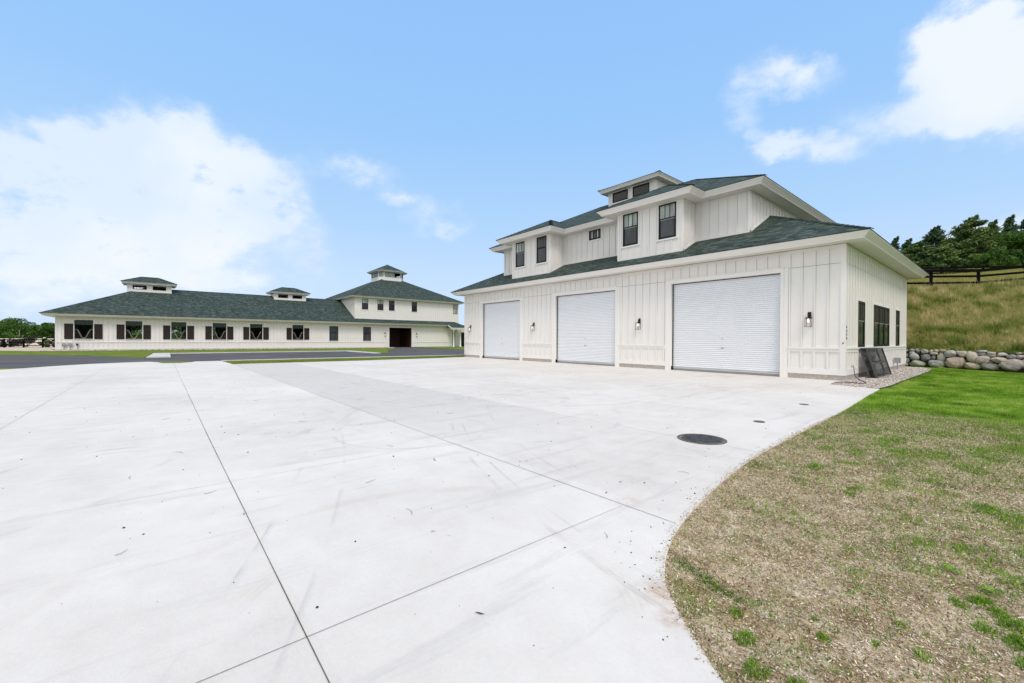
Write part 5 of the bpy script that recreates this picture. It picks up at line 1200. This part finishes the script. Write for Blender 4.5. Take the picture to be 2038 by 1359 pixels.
# distant beige-roofed sheds
for (x, y, wd, ln, lab) in [(-158, -53.4, 7, 9.5, 'low shed with beige hipped roof behind the fence at the left photo edge'), (-164, -45.2, 7, 12.5, 'low shed with beige roof behind the fence, nearer the stable')]:
    T_ = thing('shed', (x, y, -4.1), lab, 'shed', 'beige roofed sheds beyond the fence')
    m_ = MB(); m_.box(x-wd/2, x+wd/2, y-ln/2, y+ln/2, -4.2, -.9); m_.build('wall', 'shed_wall', T_)
    m_ = MB(); A = rect_loop(x-wd/2-.5, x+wd/2+.5, y-ln/2-.5, y+ln/2+.5, 0, -1.0); B = [(x, y-ln/2+1.2, 1.15), (x, y+ln/2-1.2, 1.15)]
    m_.face([A[0], A[1], B[0]]); m_.face([A[1], A[2], B[1], B[0]]); m_.face([A[2], A[3], B[1]]); m_.face([A[3], A[0], B[0], B[1]]); m_.face(A); m_.build('roof', 'shed_roof', T_)
    m_ = MB(); m_.box(x+.8, x+1.2, y+.6, y+1.0, .4, 1.5); m_.build('chimney', 'trim', T_)

# ================================================================ lamps, boxes, covers
def wall_lamp(loc, rz, label, s=1.):
    T_ = thing('wall_lantern', loc, label, 'wall lantern', 'black wall lanterns', rz)
    if rz == 0: ORG[T_.name] = Vector((0, 0, 0))
    m_ = MB(); m_.box(-.055*s, .055*s, -.024, 0, .38*s, .62*s); m_.box(-.065*s, .065*s, -.010, .0, .37*s, .63*s); m_.build('back_plate', 'black_metal', T_)
    m_ = MB(); m_.tube([(0, -.02, .52*s), (0, -.08*s, .545*s), (0, -.13*s, .52*s), (0, -.14*s, .42*s)], .012*s, 8); m_.tube([(0, -.14*s, .36*s), (0, -.14*s, .43*s)], .028*s, 10); m_.build('arm', 'black_metal', T_)
    m_ = MB(); c, q, t = -.14*s, .095*s, .007*s
    for X in (-q, q):
        for Y in (c-q, c+q): m_.box(X-t, X+t, Y-t, Y+t, 0, .40*s)
    for z in (.0, .345*s, .392*s):
        for sg in (-1, 1): m_.box(-q+t, q-t, c+sg*q-t*.9, c+sg*q+t*.9, z, z+.014*s); m_.box(sg*q-t*.9, sg*q+t*.9, c-q+t, c+q-t, z, z+.014*s)
    m_.box(-.012*s, .012*s, c-q+t, c+q-t, .393*s, .404*s); m_.box(-q+t, q-t, c-.012*s, c+.012*s, .3931*s, .4041*s); m_.build('lantern_cage', 'black_metal', T_)
    m_ = MB(); m_.tube([(0, c, .03*s), (0, c, .335*s)], .066*s, 16, False); m_.build('glass_cylinder', 'lamp_glass', T_, True)
    m_ = MB(); m_.tube([(0, c, .355*s), (0, c, .32*s), (0, c, .27*s), (0, c, .21*s), (0, c, .18*s)], [.014*s, .018*s, .030*s, .026*s, .006*s], 10); m_.build('bulb', 'bulb_lit', T_, True)
    return T_
lamps = [((-26.35, -.03, 2.20), 0, 'black wall lantern at the far left corner of the garage, beside the small door', 1.), ((-18.21, -.03, 2.20), 0, 'black wall lantern on the garage wall between the left and middle roll-up doors', 1.),
         ((-9.39, -.03, 2.19), 0, 'black wall lantern on the garage wall between the middle and the largest roll-up door', 1.), ((-1.19, -.03, 2.18), 0, 'black wall lantern right of the largest roll-up door, nearest the house number', 1.),
         ((XB+.03, 10.91, 1.98), math.pi/2, 'black wall lantern left of the dark stable doorway', 1.2), ((XB+.03, 17.26, 1.98), math.pi/2, 'black wall lantern right of the dark stable doorway', 1.2)]
proto = wall_lamp(*lamps[0])
for loc, rz, lab, s in lamps[1:]:
    c = proto.copy(); COL.objects.link(c); c.location = loc; c.rotation_euler = (0, 0, rz); c.scale = (s, s, s); c['label'] = lab
    for ch in proto.children:
        d_ = ch.copy(); COL.objects.link(d_); d_.parent = c
def util_box(x, y, z0, w_, h_, label, dark=False, facing=0):
    T_ = thing('utility_box', (x, y, 0), label, 'utility box', 'utility boxes on pipes')
    m_ = MB(); m_.box(x-.07, x+.07, y-w_/2, y+w_/2, z0, z0+h_); m_.box(x+.071, x+.085, y-w_/2-.01, y+w_/2+.01, z0+.02, z0+h_+.012); m_.box(x-.08, x+.09, y-w_/2-.012, y+w_/2+.012, z0+h_+.013, z0+h_+.03)
    m_.build('box', 'black_metal' if dark else 'grey_metal', T_)
    m_ = MB(); m_.tube([(x, y, -.1), (x, y, z0)], .032, 8); m_.build('conduit', 'grey_metal', T_)
util_box(XB+.18, -29.82, .50, .34, .27, 'grey utility box on a pipe nearest the left corner of the stable')
util_box(XB+.18, -29.30, .50, .34, .27, 'grey utility box on a pipe between its grey twin and the small dark box')
util_box(XB+.18, -28.69, .55, .18, .22, 'small dark utility box on a pipe, third along the stable wall', True)
T_ = thing('utility_box', (.20, 10.3, 0), 'grey electrical box on a pipe on the garage side wall near the boulder wall', 'utility box', 'utility boxes on pipes')
m_ = MB(); m_.box(.08, .33, 10.24, 10.40, .40, .68); m_.box(.07, .34, 10.225, 10.239, .39, .69); m_.build('box', 'grey_metal', T_)
m_ = MB(); m_.tube([(.20, 10.32, -.1), (.20, 10.32, .40)], .022, 8); m_.build('conduit', 'grey_metal', T_)
def cover(x, y, r, label, big=True):
    T_ = thing('manhole_cover', (x, y, 0), label, 'manhole cover', 'iron covers set in the concrete'); N = 48 if big else 24
    def disc(r0, r1, z, z1, m, name):
        V = []; Fc = []
        for i in range(N):
            a = 2*math.pi*i/N; V += [(x+r0*math.cos(a), y+r0*math.sin(a), z), (x+r1*math.cos(a), y+r1*math.sin(a), z), (x+r1*math.cos(a), y+r1*math.sin(a), z1)]
        for i in range(N): j = (i+1) % N; Fc += [(3*i, 3*i+1, 3*j+1, 3*j), (3*i+1, 3*i+2, 3*j+2, 3*j+1)]
        if r0 < .001: pass
        return mesh_obj(name, V, Fc, m, T_)
    disc(r*.86, r, .010, .0, 'rust_iron', 'frame_ring')
    l = disc(.0, r*.83, .009, .0, 'iron', 'lid')
    if big:
        m_ = MB(); q = r*.12; i = -6
        for i in range(-6, 7):
            for j in range(-6, 7):
                if math.hypot(i*q, j*q) < r*.74: m_.box(x+i*q-.010, x+i*q+.010, y+j*q-.010, y+j*q+.010, .009, .013, '-z')
        m_.build('grip_studs', 'iron', l)
        m_ = MB(); m_.box(x-.05, x+.05, y-r*.80, y-r*.76, .010, .015); m_.box(x-.02, x+.02, y+r*.70, y+r*.78, .010, .015); m_.build('pick_hole', 'rubber', l)
cover(1.15, -14.33, .37, 'large round iron manhole cover in the concrete near the dry lawn')
cover(1.0, -8.65, .10, 'small round clean-out cover in the concrete, nearest the garage corner', False)
cover(1.17, -12.0, .10, 'small round clean-out cover between the large manhole and the garage', False)
# garden hose
m_ = MB(); m_.tube(smooth_path3 if False else [(.125, .92, .50), (.135, .90, .36), (.17, .84, .22), (.24, .72, .11), (.36, .50, .055), (.52, .10, .045), (.68, -.35, .045), (.80, -.72, .045), (.86, -1.05, .045), (.80, -1.32, .045), (.60, -1.25, .045), (.36, -1.05, .045), (.20, -1.3, .045), (.05, -1.62, .04)], .014, 8)
tag(m_.build('garden_hose', 'rubber', None, True), 'thin black hose hanging from the brass tap and lying on the pebbles', 'hose')
# leaning mesh frame
PF = thing('mesh_frame', (.35, 3.8, 0), 'large black box frame with dark mesh screens leaning on the garage side wall', 'screen frame')
def fp(layer, v, t):                                                  # layer 0 back / 1 front, v along the wall, t up the slope
    xb0, xt = (.42, .09) if layer == 0 else (.64, .30); return Vector((xb0+(xt-xb0)*t, 2.16+3.25*v, .045+1.22*t))
for l in (0, 1):
    m_ = MB(); w_ = .058
    m_.bar(fp(l, 0, 0), fp(l, 0, 1), w_, w_, (0, 1, 0)); m_.bar(fp(l, 1, 0), fp(l, 1, 1), w_, w_, (0, 1, 0)); m_.bar(fp(l, .0, 0), fp(l, 1, 0), w_, w_); m_.bar(fp(l, 0, 1), fp(l, 1, 1), w_, w_); m_.bar(fp(l, 0, .5), fp(l, 1, .5), w_*.8, w_*.8)
    m_.build('tube_frame', 'tube_black', PF)
m_ = MB()
for v in (0, 1):
    for t in (.015, .5, .985): m_ = MB(); m_.bar(fp(0, v, t), fp(1, v, t), .035, .035); m_.build('spacer', 'black_metal', PF)
for t0, t1 in ((.03, .48), (.52, .97)):
    m_ = MB(); m_.face([fp(1, .01, t0), fp(1, .99, t0), fp(1, .99, t1), fp(1, .01, t1)]); m_.build('mesh_screen', 'screen_mesh', PF)
m_ = MB(); m_.face([fp(0, .004, .03), fp(1, .004, .03), fp(1, .004, .97), fp(0, .004, .97)]); m_.build('side_screen', 'screen_mesh', PF)
m_ = MB(); m_.bar(fp(1, .0, .5)+Vector((.03, -.02, 0)), fp(1, .06, .5)+Vector((.03, 0, 0)), .03, .03); m_.build('latch', 'grey_metal', PF)
